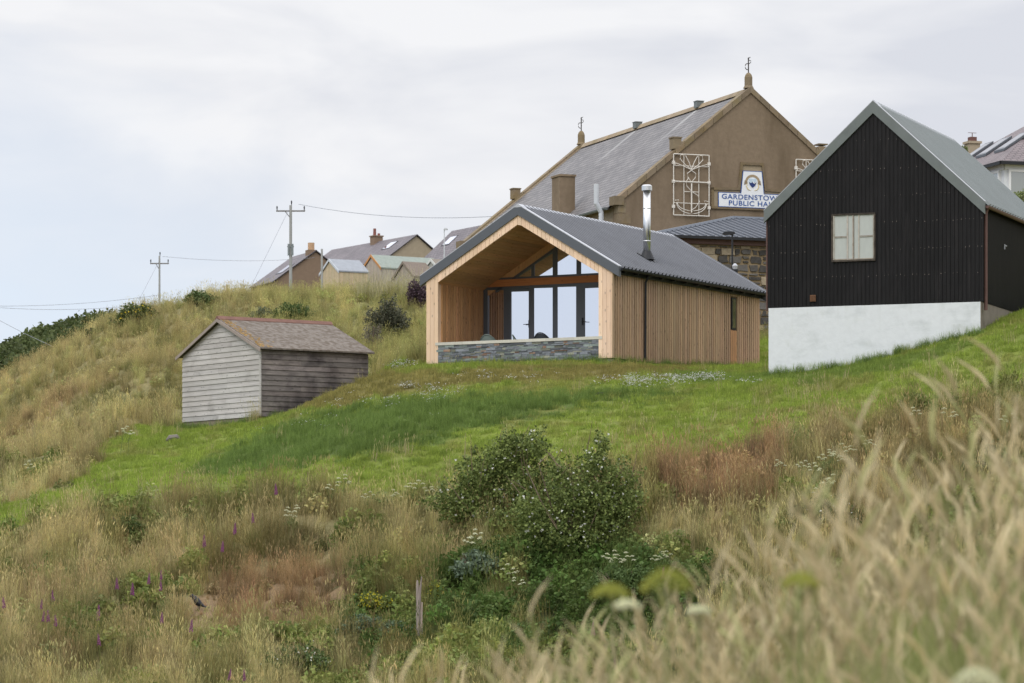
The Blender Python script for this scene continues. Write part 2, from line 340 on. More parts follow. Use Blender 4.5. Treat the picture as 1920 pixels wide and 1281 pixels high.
def zone(x, y):
    """kind of sward at a point of the ground: lawn mask, colour, share of seed-headed grass"""
    lw, px, py = zlawn(x, y)
    n1_ = fbm(x*.8+3, y*.8, 4); n2 = fbm(x*.35+40, y*.35+9, 3); n3 = fbm(x*2.3+7, y*1.5, 2)
    s = lambda v, a, b: np.clip((v-a)/(b-a), 0, 1)[..., None]
    jx = px+(n1_-.5)*60; jy = py+(n3-.5)*22
    col = cO*(1-s(n1_, .35, .62))+cS*s(n1_, .35, .62)
    col = col*(1-s(n2, .55, .66)*.4)+cR*s(n2, .55, .66)*.4
    col = col*(1-s(1-n3, .6, .75)*.6)+cV*s(1-n3, .6, .75)*.6
    hill = (y > 104) & ~lw
    redhill = s(fbm(x*.25+5, y*.25, 3), .42, .6)*.6*((py > 640) & (px < 360))[..., None]
    grh = s((px-250)/600+(n2-.5), .1, .6)*.55
    hc = (cS*.72+cR*.1+cO*.18)*np.ones_like(col); hc = hc*(1-s(n1_, .45, .7)*.6)+cO*s(n1_, .45, .7)*.6
    hc = hc*(1-grh)+np.array([.29, .305, .12])*grh; hc = hc*(1-redhill)+cR*redhill
    hc = hc*(1-s(1-n3, .6, .75)*.35)+cV*s(1-n3, .6, .75)*.35
    col = np.where(hill[..., None], hc*1.14, col)
    far = (y > 150); col = np.where(far[..., None], np.array([.07, .085, .035]), col)
    r = inpoly(jx, jy, REDS) | inpoly(jx, jy, RED2); col = np.where(r[..., None], cR*(.8+.5*n3[..., None]), col)
    g = inpoly(jx, jy, GREENS) & (n1_ > .43); col = np.where(g[..., None], cV*(.7+.7*n3[..., None]), col)
    lc = cG*(.82+.4*n1_[..., None])
    mo = s(n1_, .45, .62)*.5*((py < 800) & (px < 1300))[..., None]; lc = lc*(1-mo)+cB*mo; m2 = s(fbm(x*1.9+3, y*1.1+8, 4), .5, .68)*.42*(py < 860)[..., None]; lc = lc*(1-m2)+np.array([.33, .27, .12])*m2; m3 = s(1-n3, .62, .8)*.25; lc = lc*(1-m3)+cD*m3
    d = inpoly(jx+rng.normal(0, 20, jx.shape), jy+rng.normal(0, 9, jy.shape), DARK); lc = np.where(d[..., None], cD*(.85+.4*n1_[..., None]), lc)
    d2 = inpoly(jx, jy, DARK2); lc = np.where(d2[..., None], (cD*.6+cG*.4)*(.85+.3*n1_[..., None]), lc)
    b = inpoly(jx, jy, BROWN); lc = np.where(b[..., None], cB*(.8+.4*n3[..., None]), lc)
    col = np.where(lw[..., None], lc, col)
    return lw, col, px, py, n1_, n3

xs = np.concatenate([[-1500, -600, -250, -120, -70], np.arange(-45, -20, 1.5), np.arange(-20, 26, .5), np.arange(26, 62, 2.), [80, 140, 300, 700, 1600]])
ys = np.concatenate([[-1500, -500, -150, -60], np.arange(-15, 30, 1.), np.arange(30, 62, 2.), np.arange(62, 140, .5), np.arange(140, 336, 3.), [400, 600, 1200, 3000]])
GX, GY = np.meshgrid(xs, ys); GZ = HZ(GX, GY)
lw_, colg, *_ = zone(GX, GY)
me = bpy.data.meshes.new('ground'); nx, ny = len(xs), len(ys)
idx = np.arange(nx*ny).reshape(ny, nx)
fc = np.stack([idx[:-1, :-1], idx[:-1, 1:], idx[1:, 1:], idx[1:, :-1]], -1).reshape(-1, 4)
me.from_pydata(np.stack([GX, GY, GZ], -1).reshape(-1, 3).tolist(), [], fc.tolist())
at_ = me.color_attributes.new('tint', 'FLOAT_COLOR', 'POINT'); cc = np.ones((nx*ny, 4)); cc[:, :3] = colg.reshape(-1, 3); at_.data.foreach_set('color', cc.astype(np.float32).ravel())
me.polygons.foreach_set('use_smooth', [True]*len(fc))
m_ground = M('turf_soil', (.5, .48, .42), .95, .3, 6, bmp=.5)
me.materials.append(m_ground); ground = bpy.data.objects.new('ground', me); C.objects.link(ground)
tag(ground, 'steep grassy hillside with a mown green lawn and rough banks', kind='structure')

# ---------------------------------------------------------------- building frames
class B:
    """local frame of a building: s to the right along the front, t away from the camera, z up from base zb"""
    def __init__(s, th, X0, Y0, zb): s.th, s.X, s.Y, s.zb = th, X0, Y0, zb; s.a = (cos(th), -sin(th)); s.b = (sin(th), cos(th))
    def hit(s, px, py, t=0):        # point of the plane t = const seen at this pixel
        k = (px-960)/F; S_ = (k*(s.Y+s.b[1]*t)-s.X-s.b[0]*t)/(s.a[0]-k*s.a[1]); Y = s.Y+s.a[1]*S_+s.b[1]*t
        return S_, (HY-py)/F*Y-s.zb
    def hits(s, px, py, S_=0):      # point of the plane s = const
        k = (px-960)/F; t = (k*(s.Y+s.a[1]*S_)-s.X-s.a[0]*S_)/(s.b[0]-k*s.b[1]); Y = s.Y+s.a[1]*S_+s.b[1]*t
        return t, (HY-py)/F*Y-s.zb
    def root(s, name, label, cat, group=None): return empty(name, (s.X, s.Y, s.zb), -s.th, label, cat, group)
    def world(s, S_, t, z=0): return Vector((s.X+s.a[0]*S_+s.b[0]*t, s.Y+s.a[1]*S_+s.b[1]*t, s.zb+z))

def corr_slope(mb, s0, z0, s1, z1, t0, t1, pitch=.15, amp=.02, prof='sine', thick=.03):
    """corrugated sheet on a roof slope from (s0,z0) eave to (s1,z1) ridge, t0..t1 along the ridge"""
    L = math.hypot(s1-s0, z1-z0); nxn, nzn = -(z1-z0)/L, (s1-s0)/L
    if nzn < 0: nxn, nzn = -nxn, -nzn
    n = int(round((t1-t0)/pitch)); pr = []
    for i in range(n):
        if prof == 'sine': pr += [((i+q/6)*pitch, amp*.5*(1-cos(2*pi*q/6))) for q in range(6)]
        else: pr += [(i*pitch, 0), ((i+.6)*pitch, 0), ((i+.68)*pitch, amp), ((i+.92)*pitch, amp)]
    pr.append((n*pitch, 0)); sc = (t1-t0)/(n*pitch)
    vs = []; 
    for (q, h) in pr:
        for (s_, z_) in ((s0, z0), (s1, z1)): vs.append((s_+nxn*h, t0+q*sc, z_+nzn*h))
    vs2 = [(v[0]-nxn*thick, v[1], v[2]-nzn*thick) for v in vs]; k = len(vs)
    fs = [(2*i, 2*i+1, 2*i+3, 2*i+2) for i in range(len(pr)-1)]
    f2 = [tuple(a+k for a in reversed(f)) for f in fs]
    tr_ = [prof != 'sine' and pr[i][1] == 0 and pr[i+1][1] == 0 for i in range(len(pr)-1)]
    side = [(2*i, 2*i+2, 2*i+2+k, 2*i+k) for i in range(len(pr)-1)]
    mb.add(vs+vs2, [f for f, q in zip(fs, tr_) if not q]+f2+side)
    mb.add(vs, [f for f, q in zip(fs, tr_) if q], (.8, .8, .78))   # pans between ribs tinted darker: trough shading painted into the colour
def tv(a=.85, b=1.12, w=.03):
    g = rnd.uniform(a, b); return (g*(1+rnd.uniform(-w, w)), g, g*(1+rnd.uniform(-w, w)))

# ================================================================ the larch cabin
cb = B(.507, 2.979, 102, 6.735); W_, L_ = 6.386, 10.217; ZE, ZR = 2.70, 4.643
rt = cb.root('timber_cabin', 'new larch-clad cabin with open glazed gable porch, low stone wall and dark grey roof', 'cabin')
pit = (ZR-ZE)/(W_/2+.129)
def rz(s, off=0): return ZR-pit*abs(s+W_/2)-off
D = 2.9; PL, PR = .35, .37
# side wall (right), back wall, left wall: solid core with boards
core = MB()
core.prism([(-W_+.06, -.1), (-.06, -.1), (-.06, rz(-.06, .3)), (-W_/2, rz(-W_/2, .3)), (-W_+.06, rz(-.06, .3))], 'y', D+.25, L_-.04)
core.box(-.36, -.05, .06, D+.3, 0, rz(-.1, .34)); core.box(-W_+.05, -W_+.33, .06, D+.3, 0, rz(-.1, .34))
core.build('wall_core', m_side, rt)
sb = MB(); q = 0; slit = (8.12, 8.48)
def board(mb, t, w, z0, z1, tint, x0, x1): mb.box(x0, x1, t, t+w, z0, z1, tint)
while q < L_-.06:
    hi = rz(0, .17); tt = tv(.8, 1.14, .04); near_slit = q+.1 > slit[0] and q < slit[1]
    if q < 1.7 and False: pass
    w2 = min(.098, L_-q)
    segs = [(0, hi)] if not near_slit else [(0, 1.33), (2.4, hi)]
    for i, (z0, z1) in enumerate(segs):
        tn = (1.25, 1.0, .78) if near_slit and i == 0 else tt
        sb.box(-.05, 0, q, q+w2, z0, z1, tn)
    t2 = tv(.5, .78, .04)
    for (z0, z1) in segs: sb.box(-.05, -.022, q+w2, min(q+.155, L_), z0, z1, t2)
    q += .155
sb.build('side_cladding', m_side, rt, label='weathered vertical larch boards')
fc_ = MB(); q = -W_
while q < -.001:
    w2 = min(.135, -q); mid = q+w2/2; inL = q < -W_+PL-.01; inR = q+w2 > -PR+.01
    top = min(rz(q, .26), rz(q+w2, .26)); z0 = 0 if (inL or inR) else None
    tt = tv(.9, 1.08, .02)
    if z0 is None:
        a, b = rz(q, .54), rz(q+w2, .54)
        fc_.prism([(q+.003, a), (q+w2-.003, b), (q+w2-.003, rz(q+w2, .2)), (q+.003, rz(q, .2))], 'y', .012, .05, tt)
    else: fc_.prism([(q+.003, 0), (q+w2-.003, 0), (q+w2-.003, rz(q+w2, .2)), (q+.003, rz(q, .2))], 'y', .012, .05, tt)
    q += .137
# backing and inner reveal of posts
fc_.build('front_cladding', m_fresh, rt, label='pale fresh larch boards round the porch opening')
for xa, xb in ((-W_+.02, -W_+PL-.004), (-PR+.004, -.052)): bk = MB(); bk.box(xa, xb, .051, .3, 0, rz(-.1, .34)); bk.build('corner_post', m_fresh, rt)
# inner walls of porch
for (xa, xb) in ((-W_+PL-.02, -W_+PL+.02), (-PR-.02, -PR+.02)):
    iw = MB(); q = .3; sgn = xa < -3
    while q < D:
        iw.box(xa, xb if sgn else xb, q, min(q+.1, D), 0, rz(-W_+PL, .5), tv(.8, 1.15, .05))
        iw.box(xa+.0, xb-.02 if sgn else xb, q+.1, min(q+.152, D), 0, rz(-W_+PL, .5), tv(.6, .85, .05)); q += .152
    iw.build('porch_wall', m_larch, rt, label='orange-brown vertical boards lining the porch')
so = MB()
for sg in (-1, 1):
    n = 22
    for i in range(n):
        f0, f1 = i/n, (i+.94)/n; hw = W_/2-.33
        s0, s1 = -W_/2+sg*hw*f0, -W_/2+sg*hw*f1
        a, b = (s0, s1) if s0 < s1 else (s1, s0)
        so.prism([(a, rz(a, .55)), (b, rz(b, .55)), (b, rz(b, .51)), (a, rz(a, .51))], 'y', .051, D+.1, tv(.85, 1.1, .04))
    a, b = (-W_/2, -.3) if sg > 0 else (-W_+.3, -W_/2)
    so.prism([(a, rz(a, .51)), (b, rz(b, .51)), (b, rz(b, .3)), (a, rz(a, .3))], 'y', .051, D+.24, (.7, .7, .7))
so.build('porch_ceiling', m_soffit, rt)
fl = MB(); fl.box(-W_+.3, -.3, .25, D+.1, -.3, .03); fl.build('porch_floor', m_conc, rt)
# gable strip around the glazing (rake boards) + beam
gb = MB()
for sg in (-1, 1):
    a, b = (-W_/2, -PR) if sg > 0 else (-W_+PL, -W_/2)
    gb.prism([(a, rz(a, .80)), (b, rz(b, .80)), (b, rz(b, .552)), (a, rz(a, .552))], 'y', D-.02, D+.05)
gb.build('rake_board', m_larch, rt)
bm_ = MB(); bm_.box(-W_+PL+.02, -PR-.02, D-.06, D+.1, 2.53, 2.745); bm_.build('beam', m_beam, rt, label='orange-brown timber beam across the glazing')
# glazing
def gs(px): return cb.hit(px, 560, D)[0]
muls = [(-W_+PL+.02, gs(915)), (gs(945), gs(957)), (gs(993), gs(1001.5)), (gs(1037), gs(1045.5)), (gs(1081), gs(1093)), (gs(1128.5), gs(1128.5)+.09), (-.7, -PR-.02)]
wf = MB()
for a, b in muls: wf.box(a, b, D-.03, D+.08, .03, 2.53)
wf.box(-W_+PL+.02, -PR-.02, D-.034, D+.084, 2.44, 2.53); wf.box(-W_+PL+.02, -PR-.02, D-.034, D+.084, .03, .12)
wf.build('window_frame', m_anth, rt, label='anthracite frame of the lower glazing')
uf = MB()
uf.box(-W_+PL+.5, -PR-.5, D-.034, D+.084, 2.745, 2.81)
for (a, b) in ((gs(997), gs(1002.5)), (gs(1037), gs(1045.5)), (gs(1081.5), gs(1089.5)), (gs(958), gs(961))):
    top = rz((a+b)/2, .84); uf.box(a, b, D-.03, D+.08, 2.81, top)
for sg in (-1, 1):
    a, b = (-W_/2, -PR-.45) if sg > 0 else (-W_+PL+.45, -W_/2)
    uf.prism([(a, rz(a, .88)), (b, rz(b, .88)), (b, rz(b, .80)), (a, rz(a, .80))], 'y', D-.034, D+.084)
uf.build('gable_window_frame', m_anth, rt, label='anthracite frame of the triangular gable glazing')
def turned(mb, name, par, deg=6):
    o = mb.build(name, m_glass, par); xs_ = [v.co.x for v in o.data.vertices]; c = (min(xs_)+max(xs_))/2; o.data.transform(Matrix.Translation((-c, -(D+.035), 0)))
    o.location = (c, D+.035, 0); o.rotation_euler = (0, 0, radians(deg)); return o
mg = [-W_+PL+.5, gs(959.5), gs(999.5), gs(1041), gs(1085), gs(1128), -PR-.5]
for a, b in zip(mg[:-1], mg[1:]):
    gp = MB(); pts = [(a, 2.77), (b, 2.77), (b, max(2.775, rz(b, .82)))]
    if a < -W_/2 < b: pts.append((-W_/2, rz(-W_/2, .82)))
    pts.append((a, max(2.775, rz(a, .82)))); gp.prism(pts, 'y', D+.03, D+.04); turned(gp, 'gable_pane', rt)
for i in range(5):
    a, b = muls[i][1], muls[i+1][0]
    if i in (1, 4):     # the two doors
        sgd = 1 if i == 1 else -1; dr = MB(); f_ = .085
        dr.box(a, a+f_ if i == 4 else a+.05, D-.05, D-.032, .1, 2.44); dr.box(b-(.05 if i == 1 else .04), b, D-.05, D-.032, .1, 2.44)
        dr.box(a, b, D-.053, D-.034, 2.36, 2.44); dr.box(a, b, D-.053, D-.034, .1, .22)
        d = dr.build('door', m_anth, rt)
        if i == 1:
            d.location = (a, D-.03, 0); d.rotation_euler = (0, 0, radians(8)); off_ = (-a, -(D-.03), 0)
            d.data.transform(Matrix.Translation(off_))
        pn = MB(); pn.box(a+.05, b-.05, D-.03, D-.01, .2, 2.37); po_ = pn.build('pane', m_glass, d)
        if i == 1: po_.data.transform(Matrix.Translation(off_))
        hx = b-.03 if i == 1 else a+.02; hzz = cb.hit(990, 608, D)[1]
        h = MB(); h.box(hx-.02, hx+.02, D-.08, D-.05, hzz-.1, hzz+.12); h.tube([(hx, D-.07, hzz), (hx, D-.13, hzz), (hx-sgd*.16, D-.14, hzz-.01)], .011, 6)
        ho_ = h.build('handle', m_black, d)
        if i == 1: ho_.data.transform(Matrix.Translation(off_))
    else:
        pn = MB(); pn.box(a, b, D+.03, D+.04, .12, 2.44); turned(pn, 'pane', rt, 0 if i == 0 else 6)
# dry-laid slate wall with coping
def ledge(mb, s0, s1, t, z0, z1, depth=.05):
    z = z0
    while z < z1:
        h = min(rnd.choice([.03, .04, .045, .055, .07]), z1-z); s = s0
        while s < s1:
            w = min(rnd.uniform(.08, .34), s1-s)
            r = rnd.random(); g = rnd.uniform(.1, .3)
            if r < .08: c_ = (g*1.3, g*.85, g*.62)
            elif r < .18: c_ = (g*1.25, g*1.25, g*1.0)
            elif r < .4: c_ = (g*.9, g*1.05, g*.98)
            else: c_ = (g*.92, g*.98, g*1.08)
            p = rnd.uniform(0, .03); mb.box(s+.003, s+w-.002, t-depth-p+.03, t+.2, z+.002, z+h-.002, c_); s += w
        z += h
sw = MB(); ledge(sw, -W_+PL, -PR, .06, -.45, .56); ledge(sw, -W_+.12, -W_+PL, .1, -.45, -.02); ledge(sw, -PR, -.06, .1, -.45, -.02)
sw.box(-W_+PL, -PR, .1, .26, -.45, .56, (.08, .08, .08)); sw.build('stone_wall', m_ledge, rt, label='low wall of thin grey and rust slate stones')
cpg = MB(); s = -W_+PL-.03
while s < -PR:
    e_ = min(s+.95, -PR+.03); cpg.box(s, e_-.004, .0, .32, .562, .65, tv(.93, 1.05, .01)); s = e_
cpg.build('coping', m_cope, rt)
pl = MB(); pl.box(-.14, -.04, .2, L_-.1, -.4, 0); pl.build('plinth', m_black, rt)
# roof
rf = MB()
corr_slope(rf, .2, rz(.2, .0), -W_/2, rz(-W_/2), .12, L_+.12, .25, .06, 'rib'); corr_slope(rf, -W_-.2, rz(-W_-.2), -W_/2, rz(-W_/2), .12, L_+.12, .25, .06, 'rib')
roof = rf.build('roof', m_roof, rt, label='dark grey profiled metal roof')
for (t0, t1, mtop) in ((-.04, .17, 1), (L_+.02, L_+.16, 1)):
    vf = MB()
    for sg in (-1, 1):
        a, b = (-W_/2, .2) if sg > 0 else (-W_-.2, -W_/2)
        vf.prism([(a, rz(a, .28)), (b, rz(b, .28)), (b, rz(b, -.02)), (a, rz(a, -.02))], 'y', t0, t1-.06)
        vf.prism([(a, rz(a, -.021)), (b, rz(b, -.021)), (b, rz(b, -.045)), (a, rz(a, -.045))], 'y', t0, t1, mi=1)
    vf.build('verge_flashing', [m_anth, m_ridge], roof)
rc = MB(); rc.prism([(-W_/2-.14, rz(-W_/2+.14, -.05)), (-W_/2, rz(-W_/2, -.06)), (-W_/2+.14, rz(-W_/2+.14, -.05)), (-W_/2+.14, rz(-W_/2+.14, -.03)), (-W_/2-.14, rz(-W_/2+.14, -.03))], 'y', -.045, L_+.17)
rc.build('ridge_cap', m_ridge, roof)
gt = MB(); pts = [(.2+.06*cos(a)+.02, rz(.2)-.03-.07*sin(a)) for a in [i*pi/6 for i in range(7)]]
gt.prism(pts, 'y', .1, L_+.1); gt.box(-.05, .06, .05, L_, rz(0, .3), rz(0, .1))
for i in range(12): gt.box(0, .2, .4+i*.82, .46+i*.82, rz(.1, .2), rz(.1, .1))
gt.build('gutter', m_black, rt)
dp = MB(); tdp = 1.95; dp.tube([(.2, tdp, rz(.2, .1)), (.08, tdp, rz(.2, .3)), (.06, tdp, -.3)], .036, 8); dp.build('downpipe', m_black, rt)
sl = MB(); sl.box(-.06, -.012, slit[0]+.02, slit[1]-.02, 1.36, 2.37); sw_ = sl.build('slit_window', m_black, rt)
g_ = MB(); g_.box(-.03, -.006, slit[0]+.07, slit[1]-.07, 1.41, 2.32); g_.build('pane', m_glassd, sw_)
fx, fy = -.769, 3.715; fz = rz(fx); fb = MB()
fl_ = MB(); fl_.tube([(fx, fy, fz-.1), (fx, fy, 5.33)], .115, 20); 
for z in (fz+.55, fz+1.55): fl_.tube([(fx, fy, z), (fx, fy, z+.025)], .122, 20)
flue = fl_.build('flue', m_steel, rt, smooth=False, label='shiny stainless steel flue')
for p_ in flue.data.polygons: p_.use_smooth = len(p_.vertices) == 4
c_ = MB(); c_.tube([(fx, fy, 5.33), (fx, fy, 5.47)], .16, 20); c_.tube([(fx, fy, 5.47), (fx, fy, 5.50)], [.16, .12], 20); c_.build('flue_cap', m_steel, flue)
c_ = MB(); c_.prism([(fx-.24, rz(fx-.24, -.04)), (fx+.24, rz(fx+.24, -.04)), (fx+.24, rz(fx+.24, -.07)), (fx-.24, rz(fx-.24, -.07))], 'y', fy-.22, fy+.22)
c_.tube([(fx, fy, fz), (fx, fy, fz+.26)], [.24, .125], 16); c_.build('flashing', m_black, flue)
# chairs on the porch
def chair(s, t, rot, m, label):
    z0 = .03; p = cb.world(s, t, z0); r = empty('lounge_chair', p, -cb.th+rot, label, 'chair', 'lounge chairs on the cabin porch')
    st = MB(); st.tube([(0, 0, .36), (0, 0, .41)], [.26, .3], 16); st.build('seat', m, r)
    b = MB(); pts = [(.33*cos(a), .33*sin(a), .42+.36*max(0, sin(a*.5))**1.5) for a in [i*pi*2/3/8+pi*.17 for i in range(9)]]
    b.tube([(.36*cos(a), .36*sin(a), .38+.5*sin((a-.15)/(pi-.3)*pi)) for a in [.15+i*(pi-.3)/14 for i in range(15)]], .018, 6)
    vs = []; 
    for i in range(15):
        a = .15+i*(pi-.3)/14; vs += [(.3*cos(a), .3*sin(a), .38), (.355*cos(a), .355*sin(a), .38+.48*sin((a-.15)/(pi-.3)*pi))]
    b.add(vs, [(2*i, 2*i+2, 2*i+3, 2*i+1) for i in range(14)]); b.build('backrest', m, r)
    for i in range(4):
        a = pi/4+i*pi/2; l = MB(); l.tube([(.2*cos(a), .2*sin(a), .37), (.28*cos(a), .28*sin(a), 0)], .014, 6); l.build('leg', m, r)
m_chg = M('sage_chair', lin(112, 124, 118), .6, .1, 5); m_chd = M('dark_chair', lin(52, 56, 60), .6, .1, 5)
chair(cb.hit(921, 635, 1.3)[0], 1.3, pi+.1, m_chg, 'sage green round-backed chair behind the stone wall, nearest the orange boards')
chair(cb.hit(983, 635, 1.6)[0], 1.6, pi*.62, m_chg, 'sage green round-backed chair turned sideways, before the left glass door')
chair(cb.hit(1023, 635, 1.4)[0], 1.4, pi, m_chd, 'dark grey round-backed chair before the middle panes')

# ================================================================ the black building
bb = B(.375, 12.869, 95, 7.836); W2, L2 = 6.121, 8.7; E2, R2 = 2.677, 5.588
rt = bb.root('black_barn', 'black corrugated metal building with white rendered base and grey roof', 'building')
p2 = (R2-E2)/(W2/2+.091)
def rz2(s, off=0): return R2-p2*abs(s+W2/2)-off
cw = MB(); vs = []; pr = []; q = -W2
while q < -.001:
    pr += [(q, 0), (q+.05, 0), (q+.063, -.022), (q+.087, -.022), (q+.10, 0)]; q += .1146
pr.append((0, 0)); sheets = [rnd.uniform(.86, 1.2) for _ in range(12)]
for i in range(len(pr)-1):
    (a, ya), (b, yb) = pr[i], pr[i+1]; g = sheets[int((a+W2)/.56)]
    cw.add([(a, ya, -.02), (b, yb, -.02), (b, yb, rz2(b, .25)), (a, ya, rz2(a, .25))], [(0, 1, 2, 3)], (g, g, g))
cw.prism([(-W2, -.02), (0, -.02), (0, rz2(0, .25)), (-W2/2, rz2(-W2/2, .25)), (-W2, rz2(0, .25))], 'y', .03, L2, (.8, .8, .8))
q = 0
while q < L2-.1:      # side wall corrugation
    cw.box(-.0, .014, q+.03, q+.07, -.02, rz2(0, .12)); q += .115
wall = cw.build('wall', m_blackwall, rt, label='black corrugated metal cladding')
rv = MB()
for zz in (.78, 1.5, 2.25, 3.0, 3.75, 4.55):
    for i in range(54):
        s = -W2+.06+i*.1146
        if rnd.random() < .55 and rz2(s, .4) > zz:
            if -4.35 < s < -2.95 and 1.1 < zz < 2.5: continue
            z = zz+rnd.uniform(-.02, .02); rv.box(s-.009, s+.009, -.034, -.02, z-.009, z+.009, (1,)*3 if rnd.random() < .6 else (2.2,)*3)
rv.build('fixing_screws', M('screw_heads', lin(92, 84, 80), .6, .2, 6), wall, kind='stuff')
wb = MB(); wb.box(-W2+.03, -.03, -.004, L2-.1, -2.6, -.03); NXw, NZw = 110, 52      # front face in cells, stained by splash near the soil
for i in range(NXw):
    xa, xb = -W2+.03+(W2-.06)*i/NXw, -W2+.03+(W2-.06)*(i+1)/NXw; w_ = bb.world(xa, -.05, 0); gz_ = hz(w_.x, w_.y)-bb.zb
    for j in range(NZw):
        za, zc = -2.6+2.57*j/NZw, -2.6+2.57*(j+1)/NZw; d__ = za-gz_; nn = vnoise(np.array([xa*3.1+50]), np.array([za*4+9]))[0]*.6+vnoise(np.array([xa*11+5]), np.array([za*9+3]))[0]*.4
        k__ = max(0, min(1, 1-d__/(.16+.3*nn)))*.45*nn+(max(0, nn-.72)*.35); st = vnoise(np.array([xa*9]), np.array([za*.7]))[0]; k__ += max(0, st-.74)*.28*min(1, max(0, (za+.9)))
        wb.add([(xa, -.015, za), (xb, -.015, za), (xb, -.015, zc), (xa, -.015, zc)], [(0, 1, 2, 3)], (1-k__*.75, 1-k__*.72, 1-k__*.95))
wb.build('base_wall', m_white, rt, label='white painted render base')
cs = MB(); cs.box(-.031, -.012, -.0, L2-.1, -2.6, -.031); cs.build('side_plinth', m_conc, rt)
rf = MB()
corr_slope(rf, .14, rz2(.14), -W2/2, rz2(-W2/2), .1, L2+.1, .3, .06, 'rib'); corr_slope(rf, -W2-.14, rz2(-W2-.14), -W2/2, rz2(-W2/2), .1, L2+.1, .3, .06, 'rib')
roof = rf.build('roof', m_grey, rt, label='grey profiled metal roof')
for (t0, t1) in ((-.06, .12), (L2+.02, L2+.14)):
    vf = MB()
    for sg in (-1, 1):
        a, b = (-W2/2, .1) if sg > 0 else (-W2-.1, -W2/2)
        vf.prism([(a, rz2(a, .3)), (b, rz2(b, .3)), (b, rz2(b, -.04)), (a, rz2(a, -.04))], 'y', t0, t1-.09)
        vf.prism([(a, rz2(a, -.041)), (b, rz2(b, -.041)), (b, rz2(b, -.06)), (a, rz2(a, -.06))], 'y', t0, t1, mi=1)
    vf.build('verge_flashing', [m_greyfl, m_ridge], roof)
rc = MB(); x = .16; rc.prism([(-W2/2-x, rz2(-W2/2+x, -.06)), (-W2/2, rz2(-W2/2, -.08)), (-W2/2+x, rz2(-W2/2+x, -.06)), (-W2/2+x, rz2(-W2/2+x, -.04)), (-W2/2-x, rz2(-W2/2+x, -.04))], 'y', .0, L2+.14); rc.build('ridge_cap', m_ridge, roof)
gt = MB(); gt.prism([(.14+.06*cos(a)+.01, rz2(.14)-.03-.08*sin(a)) for a in [i*pi/6 for i in range(7)]], 'y', .02, L2); gt.build('gutter', m_brownp, rt)
dp = MB(); dp.tube([(.12, .2, rz2(.1, .1)), (.07, .2, rz2(.1, .25)), (.07, .2, -.25)], .05, 8); dp.build('downpipe', m_brownp, rt); dp = MB(); dp.tube([(-W2-.05, .1, rz2(.1, .2)), (-W2-.05, .1, -.1)], .03, 8); dp.build('downpipe', m_brownp, rt)
(x0, z1), (x1, z0) = bb.hit(1560, 402), bb.hit(1642, 489)
wf = MB(); f_ = .05
m_oldf = M('rusty_painted_frame', lin(84, 76, 68), .8, .35, 9, dirt=lin(40, 34, 32), dscale=5)
wf.box(x0, x1, -.06, .0, z1-f_, z1, (.5,)*3); wf.box(x0, x1, -.065, .0, z0, z0+f_, (.8,)*3); wf.box(x0, x0+f_*.8, -.06, .0, z0+f_, z1-f_); wf.box(x1-f_*.8, x1, -.06, .0, z0+f_, z1-f_)
wo = wf.build('window', m_oldf, rt, label='old window with white bars and curtain')
xm = (x0+x1)/2; w_ = MB(); m_owp = M('old_white_paint', lin(176, 170, 160), .7, .15, 9, dirt=lin(150, 140, 122), dscale=6)
for xa, xb in ((x0+.05, x0+.085), (x1-.07, x1-.045), (xm-.03, xm+.005), (xm-.19, xm-.15), (xm+.14, xm+.17)): w_.box(xa, xb, -.05, -.034, z0+f_, z1-f_, tv(.75, 1.02))
for xa, xb in ((x0+.05, xm-.17), (xm+.15, x1-.05)): w_.box(xa, xb, -.045, -.036, (z0+z1)/2+.0, (z0+z1)/2+.045, (.68,)*3)
w_.box(xm+.005, xm+.018, -.055, -.03, z0+f_, z1-f_+.01, (.35, .3, .25)); w_.box(x0+.04, x1-.04, -.05, -.03, z0+f_, z0+f_+.03, (.75, .72, .66))
w_.build('glazing_bar', m_owp, wo)
cu = MB(); m_cur = M("net_curtain", lin(178, 182, 178), .9, .06, 3, (3, 1, 1))
n = 40; vs = []
for i in range(n+1):
    x = x0+.04+(x1-x0-.08)*i/n; y = -.029+.0008*sin(i*.6); vs += [(x, y, z0+f_), (x, y, z1-f_)]
cu.add(vs, [(2*i, 2*i+2, 2*i+3, 2*i+1) for i in range(n)]); cu.build('curtain', m_cur, wo)
vx, vz = bb.hit(1525, 559); v_ = MB(); v_.box(vx-.08, vx+.08, -.06, -.022, vz-.1, vz+.08)
for i in range(4): v_.box(vx-.07, vx+.07, -.068, -.058, vz-.085+i*.04, vz-.065+i*.04, (.6,)*3)
v_.build('vent', M('rusty_vent', lin(120, 88, 66), .9, .35, 14), rt)
ht, hz_ = bb.hits(1882, 463); h = MB(); h.box(.014, .04, ht-.02, ht+.02, hz_-.07, hz_+.07); h.tube([(.04, ht, hz_+.03), (.06, ht+.12, hz_+.03)], .012, 6); h.build('handle', m_ridge, rt)

